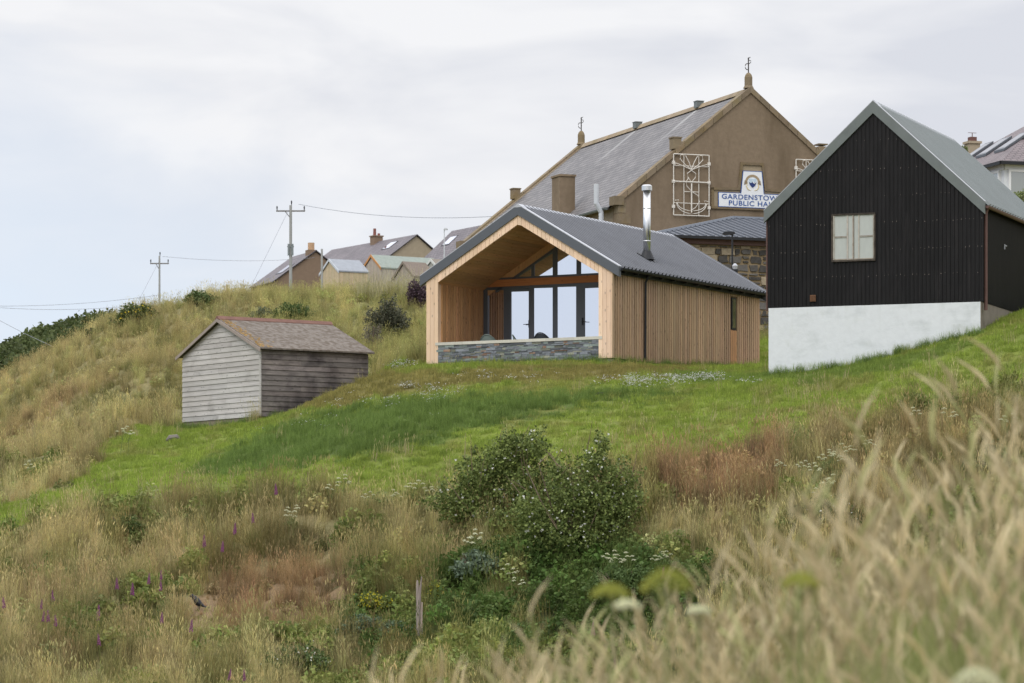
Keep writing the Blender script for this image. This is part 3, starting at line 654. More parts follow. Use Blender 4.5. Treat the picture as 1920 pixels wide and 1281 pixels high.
# ================================================================ the weathered shed
sh = B(.96, -7.59, 105, 5.16); W3, L3 = 4.8, 3.83
rt = sh.root('weathered_shed', 'weathered silver-grey timber shed with low pitched roof and red-brown ridge', 'shed')
E3 = 2.08; R3 = 3.12; p3 = (R3-E3)/(W3/2+.15)
def rz3(s, off=0): return R3-p3*abs(s+W3/2)-off
fb = MB(); z = 0; n = 0
while z < R3:
    h = .158; hi = min(z+h, R3-.1)
    def xs_at(zz): k_ = max(0, (zz-rz3(0, .1))/p3); return -W3+k_, -k_
    a0, b0 = xs_at(z); a1, b1 = xs_at(hi)
    if b0-a0 > .1:
        cuts = sorted([a0, b0]+([rnd.uniform(-W3*.7, -W3*.3)] if rnd.random() < .6 and b1-a1 > 3 else []))
        for c0, c1 in zip(cuts[:-1], cuts[1:]):
            u0 = c0+.002 if c0 != a0 else a1; u1 = c1-.002 if c1 != b0 else b1
            fb.add([(c0+.002, -.03, z), (c1-.002, -.03, z), (u1, -.008, hi), (u0, -.008, hi), (c0+.002, .02, z), (c1-.002, .02, z)], [(0, 1, 2, 3), (0, 4, 5, 1)], tv(.88, 1.08, .01))
    z += h
fb.prism([(-W3+.01, 0), (-.01, 0), (-.01, rz3(0, .12)), (-W3/2, rz3(-W3/2, .12)), (-W3+.01, rz3(0, .12))], 'y', .0, .04, (.45,)*3)
fb.box(-.09, .012, -.035, -.005, 0, rz3(0, .12), (.95,)*3)
fb.build('front_boards', m_greyw, rt, label='silver-grey horizontal boards')
sb = MB(); z = 0
while z < rz3(0, .15):
    hi = min(z+.158, rz3(0, .12)); cuts = [0, rnd.uniform(1, 2.8), L3]
    for c0, c1 in zip(cuts[:-1], cuts[1:]):
        sb.add([(.03, c0+.002, z), (.03, c1-.002, z), (.008, c1-.002, hi), (.008, c0+.002, hi), (-.02, c0, z), (-.02, c1, z)], [(0, 1, 2, 3), (0, 4, 5, 1)], tv(.75, 1.15, .02))
    z += .158
sb.box(-.05, .0, .04, L3, 0, rz3(0, .12), (.5,)*3); sb.box(-W3, -W3+.04, .04, L3, 0, rz3(0, .12)); sb.prism([(-W3+.01, 0), (-.01, 0), (-.01, rz3(0, .12)), (-W3/2, rz3(-W3/2, .12)), (-W3+.01, rz3(0, .12))], 'y', L3-.04, L3)
sb.build('side_boards', m_darkw, rt, label='dark stained horizontal boards')
rf = MB()
for sg in (-1, 1):
    a, b = (-W3/2, .16) if sg > 0 else (-W3-.16, -W3/2); n = 30
    rf.prism([(a, rz3(a, .05)), (b, rz3(b, .05)), (b, rz3(b)), (a, rz3(a))], 'y', -.14, L3+.14)
roof = rf.build('roof', m_asb, rt, label='mossy grey-brown sheet roof')
lt = MB()
for i in range(260):
    u = abs(rnd.gauss(0, .22)); s = rnd.uniform(-W3/2+.1, .1); r = rnd.uniform(.012, .05)
    t = -.1+u*(1.2-s*-.25)
    vs = [(s+r*rnd.uniform(.6, 1.2)*cos(k*pi/3), t+r*rnd.uniform(.6, 1.2)*sin(k*pi/3), 0) for k in range(6)]
    lt.add([(x, y, rz3(x, -.004)) for x, y, _ in vs], [tuple(range(6))], tv(.7, 1.1, .1))
lt.build('lichen', m_lich, roof, kind='stuff')
rc = MB(); x = .13; rc.prism([(-W3/2-x, rz3(-W3/2+x, -.02)), (-W3/2-.02, rz3(-W3/2, -.07)), (-W3/2+.02, rz3(-W3/2, -.07)), (-W3/2+x, rz3(-W3/2+x, -.02)), (-W3/2+x, rz3(-W3/2+x, .0)), (-W3/2-x, rz3(-W3/2+x, .0))], 'y', -.16, L3+.15); rc.build('ridge_cap', m_rust, roof)
bg_ = MB()
for sg in (-1, 1):
    a, b = (-W3/2, .18) if sg > 0 else (-W3-.18, -W3/2)
    bg_.prism([(a, rz3(a, .12)), (b, rz3(b, .12)), (b, rz3(b, .02)), (a, rz3(a, .02))], 'y', -.17, -.141)
bg_.build('bargeboard', m_barge, rt)
bs = MB(); bs.box(-W3+.06, -.06, .0, L3, -.9, -.005, (1.1, 1.05, 1)); bs.box(-W3-.02, .06, -.06, L3, -.9, -.16, (1.15, 1.1, 1.05)); bs.build('base', m_conc, rt)

# ================================================================ the stone hall
hl = B(-.344, 4.087, 133, 8.3); W4, L4 = 11.02, 18.65; E4, R4 = 6.617, 11.109
rt = hl.root('public_hall', 'tall brown harled hall with steep slate roof and stone finials', 'hall')
p4 = (R4-E4)/(W4/2)
def rz4(s, off=0): return R4-p4*abs(s-W4/2)-off
g = MB(); g.prism([(0, -1.5), (W4, -1.5), (W4, E4-.05), (W4/2, R4-.05), (0, E4-.05)], 'y', 0, .6); g.build('gable_wall', m_harl, rt, label='brown harled front gable wall')
g = MB(); g.box(.02, W4-.02, .601, L4-.5, -1.5, E4-.1); g.prism([(0, -1.5), (W4, -1.5), (W4, E4-.05), (W4/2, R4-.05), (0, E4-.05)], 'y', L4-.5, L4); g.build('side_wall', m_harl2, rt)
rf = MB(); SL = math.hypot(W4/2, R4-E4)
for sg in (-1, 1):
    e0 = -.28 if sg < 0 else W4+.28; zz = E4-.28*p4
    vs = [(e0, .35, zz-.1), (e0, L4-.35, zz-.1), (W4/2, L4-.35, R4-.1), (W4/2, .35, R4-.1)]
    uv = [(0, SL+.3), (L4-.7, SL+.3), (L4-.7, 0), (0, 0)]
    rf.add(vs, [(0, 1, 2, 3)], uvs=uv); rf.add([(x, y, z-.09) for x, y, z in vs], [(3, 2, 1, 0)]); rf.add([vs[0], vs[1], (vs[1][0], vs[1][1], vs[1][2]-.09), (vs[0][0], vs[0][1], vs[0][2]-.09)], [(0, 1, 2, 3)])
roof = rf.build('roof', m_hallslate, rt, label='grey slate roof with pale streaks')
rc = MB(); q = .55
while q < L4-.6:
    rc.prism([(W4/2-.2, R4-.2), (W4/2-.05, R4-.0), (W4/2+.05, R4-.0), (W4/2+.2, R4-.2)], 'y', q, q+.44, tv(.9, 1.1, .03)); q += .45
rc.build('ridge_tiles', m_rtile, roof)
for t0 in (-.06, L4-.42):
    sk = MB()
    for sg in (-1, 1):
        for i in range(14):
            f0, f1 = i/14, (i+.97)/14; a = W4/2+sg*(W4/2+.06)*f0; b = W4/2+sg*(W4/2+.06)*f1; a, b = min(a, b), max(a, b)
            sk.prism([(a, rz4(a, .2)), (b, rz4(b, .2)), (b, rz4(b, -.05)), (a, rz4(a, -.05))], 'y', t0, t0+.5, tv(.88, 1.1, .04))
        a = W4/2+sg*(W4/2-.0); sk.box(a-.2, a+.2, t0-.03, t0+.53, E4-.28, E4+.06, tv(.8, 1)); 
        a = W4/2+sg*W4/2*.56; sk.box(a-.17, a+.17, t0+.02, t0+.42, rz4(a), rz4(a)+.42 if sg < 0 else rz4(a)+.36, tv(1, 1.15))
        sk.box(a-.2, a+.2, t0, t0+.44, rz4(a)+.42, rz4(a)+.47, (.9,)*3)
    sk.build('skew', m_skew, rt, label='lichened stone coping along the gables')
for t0 in (.19, L4-.17):
    fn = MB(); fn.tube([(W4/2, t0, R4), (W4/2, t0, R4+.1), (W4/2, t0, R4+.42), (W4/2, t0, R4+.52), (W4/2, t0, R4+.6)], [.22, .165, .165, .13, .06], 8)
    fo = fn.build('finial', m_skew, rt); ir = MB(); zt = R4+.58
    ir.tube([(W4/2, t0, zt), (W4/2, t0, zt+.62)], .024, 6)
    pts = [(W4/2-.05+.09*cos(a), t0, zt+.26+.12*sin(a)) for a in [i*pi/7 for i in range(2, 13)]]; ir.tube(pts, .018, 5)
    ir.tube([(W4/2+.03, t0, zt+.38), (W4/2+.1, t0, zt+.43), (W4/2+.1, t0, zt+.5), (W4/2, t0, zt+.52)], .015, 5); ir.tube([(W4/2-.03, t0, zt+.56), (W4/2+.08, t0, zt+.64)], .015, 5)
    ir.build('iron_spike', m_iron, fo)
for u0 in (4.95, 11.6):
    v = MB(); v.box(W4/2-.24, W4/2+.05, u0-.17, u0+.17, R4-.15, R4+.1); v.box(W4/2-.26, W4/2+.07, u0-.19, u0+.19, R4+.1, R4+.125); v.build('roof_vent', m_greyfl, rt)
ch = MB(); ch.box(-.35, .3, 5.5, 6.4, 5, 8.05); ch.box(-.39, .34, 5.46, 6.44, 8.05, 8.13, (1.1,)*3); ch.build('chimney', m_harl, rt, label='square brown harled wall chimney')
gt = MB(); gt.prism([(-.3+.08*cos(a), E4-.28*p4-.1-.1*sin(a)) for a in [i*pi/6 for i in range(7)]], 'y', .5, L4-.4); gt.build('gutter', m_greyfl, rt)
dp = MB(); dp.tube([(-.42, .75, 5), (-.42, .75, 6.1), (-.62, .75, 6.45), (-.62, .75, 7.2)], .1, 10); dp.build('soil_pipe', M('white_pipe', lin(196, 200, 204), .5, .06, 4), rt)
qn = MB()
for i in range(14): qn.box(-.012, .5 if i % 2 else .3, -.012, .5 if not i % 2 else .3, 6.05-i*.42, 6.43-i*.42, tv(.85, 1.1, .03))
qn.build('quoin', m_skew, rt)
# recessed panel and moulding
def hp(px, py): return hl.hit(px, py, 0)
def frame_poly(mb, pts, w, y0, y1, tint=(1, 1, 1)):
    for (a, b) in zip(pts, pts[1:]+pts[:1]):
        d = Vector((b[0]-a[0], b[1]-a[1])); n = Vector((-d.y, d.x)).normalized()*w/2; e_ = d.normalized()*w/2
        mb.prism([(a[0]-n.x-e_.x, a[1]-n.y-e_.y), (b[0]-n.x+e_.x, b[1]-n.y+e_.y), (b[0]+n.x+e_.x, b[1]+n.y+e_.y), (a[0]+n.x-e_.x, a[1]+n.y-e_.y)], 'y', y0+rnd.uniform(0, .003), y1, tint)
TP = [hp(*p) for p in ((1335,354),(1385,354.5),(1390,307),(1429,309.5),(1435,356.5),(1475,358),(1475,392),(1335,389))]
# keep it symmetric about the gable centre
cxs = (TP[2][0]+TP[3][0])/2; half = cxs-TP[0][0]
TP[5] = (cxs+half, TP[0][1]); TP[6] = (cxs+half, TP[7][1]); TP[3] = (TP[3][0], TP[2][1]); TP[4] = (TP[4][0], TP[1][1])
mo = MB(); frame_poly(mo, TP, .1, -.07, .01, (.86, .84, .8)); mo.build('panel_moulding', m_skew, rt)
pn = MB(); pn.prism(TP, 'y', -.012, .004, (1, .98, .94)); pn.build('recessed_panel', M('pale_panel', lin(158, 144, 122), .9, .1, 6), rt)
# ---- sign
so_ = hl.world(cxs, -.03, 0); sg_ = empty('hall_sign', so_, -hl.th, 'white T-shaped sign with blue capital lettering and a shield, on the brown gable', 'sign')
def hs(px, py): a, z = hp(px, py); return a-cxs, z
x0, zt = hs(1346, 361); _, zb_ = hs(1346, 387.5); bw_ = -x0
(a0, zz0), (a1, zz1) = hs(1388, 361), hs(1392, 321); 
SP = [(-bw_, zb_), (bw_, zb_), (bw_, zt), (-a0, zt), (-a1, zz1), (a1, zz1), (a0, zt), (-bw_, zt)]
bd = MB(); bd.prism(SP, 'y', -.045, 0); bo = bd.build('board', m_signw, sg_)
ed = MB(); frame_poly(ed, SP, .025, -.049, .0); ed.build('board_edge', m_blue, sg_)
def text(body, width, size, x, z, mat, parent, y=-.052, sp=1.1):
    c = bpy.data.curves.new('t', 'FONT'); c.body = body; c.size = size; c.align_x = 'CENTER'; c.align_y = 'CENTER'; c.extrude = .003; c.space_character = sp; c.offset = .004
    o = bpy.data.objects.new('t', c); C.objects.link(o); dg = bpy.context.evaluated_depsgraph_get(); dg.update()
    me_ = bpy.data.meshes.new_from_object(o.evaluated_get(dg)); bpy.data.objects.remove(o)
    xsn = [v.co.x for v in me_.vertices]; k_ = width/(max(xsn)-min(xsn)); cx_ = (max(xsn)+min(xsn))/2
    for v in me_.vertices: v.co = ((v.co.x-cx_)*k_+x, y-v.co.z, v.co.y+z)
    me_.materials.clear(); me_.materials.append(mat); o = bpy.data.objects.new('lettering', me_); C.objects.link(o); o.parent = parent; me_.name = 'lettering'
    a = me_.color_attributes.new('tint', 'FLOAT_COLOR', 'POINT'); a.data.foreach_set('color', [1.]*4*len(me_.vertices)); return o
hgt = zt-zb_; zl1 = zb_+hgt*.71; zl2 = zb_+hgt*.27
text('GARDENSTOWN', 2*(-hs(1352, 370)[0]), .27, 0, zl1, m_blue, sg_)
text('PUBLIC HALL', 2*(-hs(1365, 378)[0]), .27, 0, zl2, m_blue, sg_)
# ---- shield and ribbon
shx, shz = 0, (zz1+zt)/2-.02; k_ = .155
def shield(sc, y0, y1, mat, nm, cut=None, par=sg_):
    pts = [(-1, 1), (-.5, 1.12), (0, 1.0), (.5, 1.12), (1, 1), (1, .1), (.75, -.55), (.35, -.95), (0, -1.2), (-.35, -.95), (-.75, -.55), (-1, .1)]
    if cut: pts = [(-.98, .15), (-.5, -.05), (-.1, .2), (.3, 0), (.6, .3), (.98, .15), (1, .1), (.75, -.55), (.35, -.95), (0, -1.2), (-.35, -.95), (-.75, -.55), (-1, .1)]
    m_ = MB(); m_.prism([(shx+x*sc, shz+z*sc) for x, z in pts], 'y', y0, y1); return m_.build(nm, mat, par)
so1 = shield(k_, -.06, -.045, m_pale, 'shield'); shield(k_*.99, -.066, -.061, m_navy, 'shield_sea', True, so1)
fh = MB(); fh.tube([(shx-.03, -.07, shz+.1), (shx+.02, -.07, shz+.02), (shx+.06, -.07, shz-.02), (shx+.11, -.07, shz+.01), (shx+.1, -.07, shz+.06)], [.008, .02, .026, .018, .006], 6); fh.build('fish', m_signw, so1)
rb = MB(); N_ = 16; R0, R1 = .235, .325
ang = [pi*.08+i*pi*.84/N_ for i in range(N_+1)]; 
for i in range(N_):
    a, b = ang[i], ang[i+1]; rb.prism([(shx+R0*cos(a), shz+.0+R0*sin(a)), (shx+R1*cos(a), shz+R1*sin(a)), (shx+R1*cos(b), shz+R1*sin(b)), (shx+R0*cos(b), shz+R0*sin(b))], 'y', -.055, -.045)
for s_ in (-1, 1): rb.prism([(shx+s_*.21, shz-.03), (shx+s_*.36, shz-.08), (shx+s_*.33, shz+.09), (shx+s_*.23, shz+.06)], 'y', -.059, -.05, (.75,)*3)
rb.build('ribbon', m_ribbon, sg_)
gr = MB()
for s_ in (-1, 1): gr.tube([(shx+s_*.22, -.05, shz-.02), (shx+s_*.26, -.05, shz-.14), (shx+s_*.2, -.05, shz-.25), (shx+s_*.08, -.05, shz-.3)], [.012, .022, .022, .01], 6)
gr.build('wreath', m_gold, sg_)
# ---- wrought iron grilles: thistle, rope and anchor
def grille(cx, zc, w, h, label):
    r_ = empty('iron_grille', hl.world(cx, -.08, zc), -hl.th, label, 'grille', 'cream iron grilles on the hall gable')
    fr = MB(); t_ = .0155
    for x in (-w/2, w/2): fr.tube([(x, 0, -h/2), (x, 0, h/2)], .021, 6)
    for z in (-h/2, h/2): fr.tube([(-w/2, 0, z), (w/2, 0, z)], .021, 6)
    for x in (-w*.21, w*.21): fr.tube([(x, 0, -h/2), (x, 0, h/2)], t_, 6)
    for z in (h*.31, -h*.30): fr.tube([(-w/2, 0, z), (w/2, 0, z)], t_, 6)
    fr.tube([(-w/2-.04, -.02, h*.05), (w/2+.04, -.02, h*.05)], .026, 6); fr.tube([(-w*.21, 0, -h*.11), (w*.21, 0, -h*.11)], t_, 6)
    for z in (-.36, .05, .36):
        for x in (-w/2, w/2): fr.box(x-.05, x+.05, -.03, .07, h*z-.06, h*z+.06)
    fo = fr.build('frame', m_whitei, r_)
    an = MB(); an.tube([(0, -.02, h*.03), (0, -.02, -h*.45)], .028, 6)
    for rr in (.0, .09): an.tube([((w*.42-rr*.2)*sin(a), -.02, -h*.30-(h*.17-rr)*cos(a)+rr*.2) for a in [-pi/2+i*pi/14 for i in range(15)]], t_, 6)
    for s_ in (-1, 1): an.tube([(s_*w*.47, -.02, -h*.26), (s_*w*.36, -.02, -h*.25), (s_*w*.40, -.02, -h*.32)], t_, 6)
    an.tube([(0, -.02, h*.24), (-w*.12, -.02, h*.19), (-w*.1, -.02, h*.12), (0, -.02, h*.05), (w*.1, -.02, h*.12), (w*.12, -.02, h*.19), (0, -.02, h*.24)], t_, 6)
    an.build('anchor', m_whitei, r_)
    th_ = MB()
    for s_ in (-1, 1):
        th_.tube([(0, -.02, h*.26), (s_*w*.07, -.02, h*.37), (s_*w*.17, -.02, h*.48)], t_, 6)
        th_.tube([(0, -.02, h*.25), (s_*w*.18, -.02, h*.33), (s_*w*.32, -.02, h*.42), (s_*w*.3, -.02, h*.49), (s_*w*.24, -.02, h*.49)], t_, 6)
        th_.tube([(0, -.02, h*.25), (s_*w*.25, -.02, h*.31), (s_*w*.45, -.02, h*.35), (s_*w*.48, -.02, h*.31)], t_, 6)
    th_.build('thistle', m_whitei, r_)
    ro = MB(); ro.tube([(-w*.08, -.04, h*.12), (-w*.16, -.04, h*.05), (-w*.14, -.04, -h*.02), (0, -.04, -h*.11), (w*.18, -.04, -h*.17), (w*.22, -.04, -h*.27), (w*.1, -.04, -h*.37), (0, -.04, -h*.41)], t_*.9, 6)
    ro.build('rope', m_whitei, r_)
(ga, gz1), (gb_, _), (_, gz0) = hp(1261.5, 289), hp(1328, 291), hp(1261.5, 403.5)
gw, gh = gb_-ga, gz1-gz0
grille((ga+gb_)/2, (gz1+gz0)/2, gw, gh, 'cream wrought iron grille with anchor pattern, fully visible to the left of the sign')
gl2 = hp(1491, 297)[0]; grille(gl2+gw/2, (gz1+gz0)/2, gw, gh, 'cream wrought iron grille mostly hidden behind the black building roof')

# ================================================================ the stone annex
ax = B(-.344, *hl.world(0, -10, 0)[:2], 7.6); rt = ax.root('stone_annex', 'low rubble stone annex with dark hipped metal roof before the hall', 'annex')
EZ = 12.45-7.6; s0, s1 = -2.5, 9.0; d_ = 9.5
core = MB(); core.box(s0+.05, s1, .12, d_, -1, EZ-.25); core.build('wall', m_mortar, rt)
st = MB(); z = -.6
while z < EZ-.3:
    h = min(rnd.choice([.13, .18, .24, .3]), EZ-.28-z); s = s0
    while s < s1:
        w = rnd.uniform(.18, .58)*(1.25 if h > .25 else .8); sub = rnd.random() < .3 and h > .25
        bt = rnd.random() < .1 or (s < s0+1.9 and rnd.random() < .75)
        if bt: w *= 1.4; h2 = h
        for (za, zb2) in ([(z, z+h*.45), (z+h*.5, z+h)] if sub and not bt else [(z, z+h)]):
            g = rnd.uniform(.055, .14); c_ = (g*1.08, g, g*.92) if not bt else (.33, .27, .19)
            jj = lambda q: rnd.uniform(-q, q); e_ = .034+.018*rnd.random() if not bt else .008; hh = zb2-za; q = min(.05, hh*.22) if not bt else .006
            pts = [(s+e_+jj(q), za+e_+jj(q)*.5), (s+w*.5, za+e_+jj(q)*.5), (s+w-e_+jj(q), za+e_+jj(q)*.6), (s+w-e_+jj(q)*.4, (za+zb2)/2), (s+w-e_+jj(q), zb2-e_*.6+jj(q)*.5), (s+w*.45, zb2-e_*.6+jj(q)*.4), (s+e_+jj(q), zb2-e_*.6+jj(q)*.5), (s+e_+jj(q)*.4, (za+zb2)/2)]
            st.prism(pts, 'y', .1-rnd.uniform(.01, .05), .13, c_)
        s += w
    z += h
st.build('rubble_facing', m_stone, rt, label='dark rubble stones in sandy mortar')
fs_ = MB(); fs_.box(s0-.02, s1, -.02, .09, EZ-.26, EZ-.02); fs_.build('fascia', m_brownp, rt)
rf = MB(); RZ = 13.7-7.6; rx0, ry = 2.5, 4.75; o_ = .2
def corr_tri(mb, pts4, uax):   # ribs on a hip slope clipped by its outline
    pass
A_, B_, C_, D_ = (s0-o_, -o_, EZ), (s1+o_, -o_, EZ), (s1-3.5, ry, RZ), (rx0, ry, RZ)
A2, B2 = (s0-o_, d_+o_, EZ), (s1+o_, d_+o_, EZ)
rf.add([A_, B_, C_, D_, A2, B2], [(0, 1, 2, 3), (4, 0, 3), (5, 4, 3, 2), (1, 5, 2), (4, 5, 1, 0)])
slp = (RZ-EZ)/(ry+o_); s = s0
while s < s1:
    lim = ry
    if s < rx0: lim = (s-(s0-o_))/(rx0-s0+o_)*(ry+o_)-o_
    if s > s1-3.5: lim = (s1+o_-s)/(3.5+o_)*(ry+o_)-o_
    if lim > .1: rf.add([(s, -o_-.03, EZ), (s+.06, -o_-.03, EZ), (s+.06, lim, EZ+slp*(lim+o_)), (s, lim, EZ+slp*(lim+o_)), (s+.01, -o_-.03, EZ+.045), (s+.05, -o_-.03, EZ+.045), (s+.05, lim, EZ+slp*(lim+o_)+.045), (s+.01, lim, EZ+slp*(lim+o_)+.045)], [(0, 1, 5, 4), (4, 5, 6, 7), (0, 4, 7, 3), (1, 2, 6, 5)], (1.1,)*3)
    s += .3
rfo = rf.build('roof', M('dark_metal_roof', lin(84, 88, 96), .5, .12, 2, spec=.4), rt)
hp_ = MB()
for a, b in ((A_, D_), (D_, C_), (C_, B_)): hp_.tube([a, b], .09, 6)
hp_.build('hip_cap', M('blue_grey_cap', lin(100, 106, 116), .5, .08, 2), rfo)
gt = MB(); gt.box(s0-o_-.05, s1, -o_-.1, -o_-.02, EZ-.1, EZ); gt.build('gutter', m_black, rt)

# ================================================================ far houses
def house(name, px, py, Y, th, w, L, wallh, pitch, label, mwall, mroof, cat='house', group=None, ov=.15, base_extra=1.5):
    """near gable apex seen at (px,py)"""
    ap = P3(px, py, Y); rise = w/2*pitch; f_ = B(th, 0, 0, 0)
    X0 = ap.x-f_.a[0]*(-w/2); Y0 = ap.y-f_.a[1]*(-w/2); zb = ap.z-rise-wallh
    f_ = B(th, X0, Y0, zb); r_ = f_.root(name, label, cat, group)
    g = MB(); g.prism([(-w, -base_extra), (0, -base_extra), (0, wallh-.05), (-w/2, wallh+rise-.06), (-w, wallh-.05)], 'y', 0, L); wl = g.build('wall', mwall, r_)
    z = lambda s: wallh+rise-pitch*abs(s+w/2); SLp = math.hypot(w/2, rise)
    g = MB()
    for sg in (-1, 1):
        e_ = ov if sg > 0 else -w-ov; a = [(e_, -ov, z(e_)), (e_, L+ov, z(e_)), (-w/2, L+ov, z(-w/2)), (-w/2, -ov, z(-w/2))]
        uv = [(0, SLp), (L, SLp), (L, 0), (0, 0)]
        b = [(x, y, q+.09) for x, y, q in a]; g.add(b, [(0, 1, 2, 3)], uvs=uv); g.add(a, [(3, 2, 1, 0)])
        for i in range(4): j = (i+1) % 4; g.add([a[i], a[j], b[j], b[i]], [(0, 1, 2, 3)])
    ro = g.build('roof', mroof, r_)
    return f_, r_, wl, ro, z
m_bw = M('brown_wall', lin(134, 114, 96), .95, .1, 3); m_cw = M('cream_wall', lin(164, 150, 128), .95, .1, 3)
m_upvc = M('white_window_frame', lin(222, 222, 222), .5, .03, 3)
def skylight(f_, ro, z, s0, s1, t0, t1, m=None):
    g = MB(); g.add([(s0, t0, z(s0)+.13), (s0, t1, z(s0)+.13), (s1, t1, z(s1)+.13), (s1, t0, z(s1)+.13), (s0, t0, z(s0)+.05), (s0, t1, z(s0)+.05), (s1, t1, z(s1)+.05), (s1, t0, z(s1)+.05)], [(0, 1, 2, 3), (0, 4, 5, 1), (1, 5, 6, 2), (2, 6, 7, 3), (3, 7, 4, 0)])
    so = g.build('skylight', m_black, ro); e_ = .07; sg = 1 if s1 > s0 else -1
    a, b, c, d = s0+sg*e_, s1-sg*e_, t0+e_, t1-e_
    g = MB(); g.add([(a, c, z(a)+.14), (a, d, z(a)+.14), (b, d, z(b)+.14), (b, c, z(b)+.14)], [(0, 1, 2, 3)]); g.build('pane', m_glass, so)
f_, r_, wl, ro, z = house('brown_house', 592, 471, 300, -.38, 7.6, 6.5, 2.4, .72, 'brown gabled house with orange chimney at the left end of the skyline', m_bw, m_hslate)
g = MB(); g.box(-3.8-.65, -3.8+.15, .1, .9, z(-4.3)-.5, z(-3.8)+.12); g.build('chimney', m_bw, r_); g = MB(); g.tube([(-4.05, .5, z(-3.8)+.1), (-4.05, .5, z(-3.8)+.75)], .3, 8); g.build('chimney_pot', M('buff_pot', lin(190, 156, 124), .8, .1, 4), r_)
skylight(f_, ro, z, -6.6, -5.4, 1.0, 2.6)
f_, r_, wl, ro, z = house('slate_house', 781, 441.5, 300, -.53, 6.6, 15.8, 2.2, .72, 'long slate-roofed house with brown chimney and red pot on the skyline', m_cw, m_hslate)
g = MB(); g.box(-3.75, -2.9, 6.9, 7.7, z(-3.3)-.6, z(-3.3)+.5); g.box(-3.82, -2.83, 6.83, 7.77, z(-3.3)+.5, z(-3.3)+.6); g.build('chimney', m_bw, r_)
g = MB(); g.tube([(-3.4, 7.5, z(-3.3)+.6), (-3.4, 7.5, z(-3.3)+1.25)], [.15, .13], 8); g.tube([(-3.2, 7.1, z(-3.3)+.6), (-3.2, 7.1, z(-3.3)+.8)], [.13, .12], 8); g.build('chimney_pot', M('red_pot', lin(132, 86, 78), .8, .1, 4), r_)
skylight(f_, ro, z, -4.9, -3.9, 2.2, 3.5)
g = MB(); g.box(-6.9, -6.7, -.1, 15.9, 1.75, 2.0); g.build('gutter', m_black, r_)
f_, r_, wl, ro, z = house('grey_roofed_house', 905, 424, 280, -.5, 6.0, 5.2, 2.4, .9, 'slate-roofed house with one skylight, partly behind the cabin roof', m_cw, m_hslate)
skylight(f_, ro, z, -4.6, -3.7, 2.9, 4.2); g = MB(); g.box(-6.35, -6.1, -.1, 5.3, 1.95, 2.2); g.build('gutter', m_black, r_)
# right-hand house with white windows
rh = B(-.3, *P3(1881, 303, 140)[:2], P3(1881, 303, 140).z-2.6); r_ = rh.root('white_windowed_house', 'house with mauve slate roof and white-framed bay windows behind the black building', 'house')
g = MB(); g.box(.1, 8.9, .1, 7.9, -1.5, 2.55); g.build('wall', m_white, r_)
g = MB(); a = [(-.2, -.2, 2.55), (9.2, -.2, 2.55), (9.2, 8.2, 2.55), (-.2, 8.2, 2.55), (3.7, 4, 5.1), (5.4, 4, 5.1)]
for f, uv in (((0, 1, 5, 4), [(0, 4.6), (9.4, 4.6), (5.6, 0), (3.9, 0)]), ((3, 0, 4), [(0, 4.6), (8.4, 4.6), (4.2, 0)]), ((2, 3, 4, 5), [(0, 4.6), (9.4, 4.6), (5.6, 0), (3.9, 0)]), ((1, 2, 5), [(0, 4.6), (8.4, 4.6), (4.2, 0)])):
    g.add([a[i] for i in f], [tuple(range(len(f)))], uvs=uv)
g.add(a[:4], [(3, 2, 1, 0)]); ro = g.build('roof', m_pslate, r_)
g = MB(); g.box(-.26, 9.2, -.26, -.2, 2.46, 2.6); g.box(-.26, -.2, -.26, 8.2, 2.46, 2.6); g.build('gutter', m_black, r_)
def wframe(par, side, u0, u1, z0, z1):
    g = MB(); y = .0; e_ = .09
    bx = (lambda u_, v_, c, d, k=0: g.box(u_, v_, -.02-k, .1, c, d)) if side == 'f' else (lambda u_, v_, c, d, k=0: g.box(-.02-k, .1, u_, v_, c, d))
    bx(u0, u1, z1-e_, z1, .003); bx(u0, u1, z0, z0+e_, .003); bx(u0, u0+e_, z0+e_, z1-e_); bx(u1-e_, u1, z0+e_, z1-e_); m_ = (u0+u1)/2
    w = g.build('window', m_upvc, par); g = MB()
    if side == 'f': g.box(u0+e_, u1-e_, .0, .05, z0+e_, z1-e_)
    else: g.box(.0, .05, u0+e_, u1-e_, z0+e_, z1-e_)
    g.build('pane', glass('white_house_glass', lin(128, 132, 120), .2), w)
for u in (.25, 1.35, 2.45, 3.7): wframe(r_, 'f', u, u+1.0, -.2, 2.3)
for u in (.4, 1.9, 3.6, 5.3): wframe(r_, 's', u, u+1.2, -.2, 2.3)
g = MB(); g.box(.03, 8.97, .04, .1, 2.3, 2.54); g.box(.04, .1, .04, 7.9, 2.3, 2.54); g.build('fascia', m_upvc, r_)
for (t0, t1) in ((1.8, 2.8), (3.6, 4.6), (5.4, 6.2)):
    nz = lambda x: 2.55+(x+.2)/3.9*2.55
    g = MB(); q = [(x, y, nz(x)+h) for h in (.02, .12) for x, y in ((.9, t0), (.9, t1), (2.1, t1), (2.1, t0))]
    g.add(q, [(4, 5, 6, 7), (0, 1, 5, 4), (1, 2, 6, 5), (2, 3, 7, 6), (3, 0, 4, 7)]); so = g.build('skylight', m_anth, ro)
    g = MB(); g.add([(x, y, nz(x)+.125) for x, y in ((1.0, t0+.1), (1.0, t1-.1), (2.0, t1-.1), (2.0, t0+.1))], [(0, 1, 2, 3)]); g.build('pane', m_glassd, so)
cp_ = P3(1823, 266, 152); g = MB(); lx = (cp_.x-rh.X)*rh.a[0]+(cp_.y-rh.Y)*rh.a[1]; ly = (cp_.x-rh.X)*rh.b[0]+(cp_.y-rh.Y)*rh.b[1]; cz = cp_.z-rh.zb
g.box(lx-.26, lx+.26, ly-.26, ly+.26, 1, cz-.1); g.box(lx-.32, lx+.32, ly-.32, ly+.32, cz-.1, cz); co = g.build('chimney', m_cw, r_)
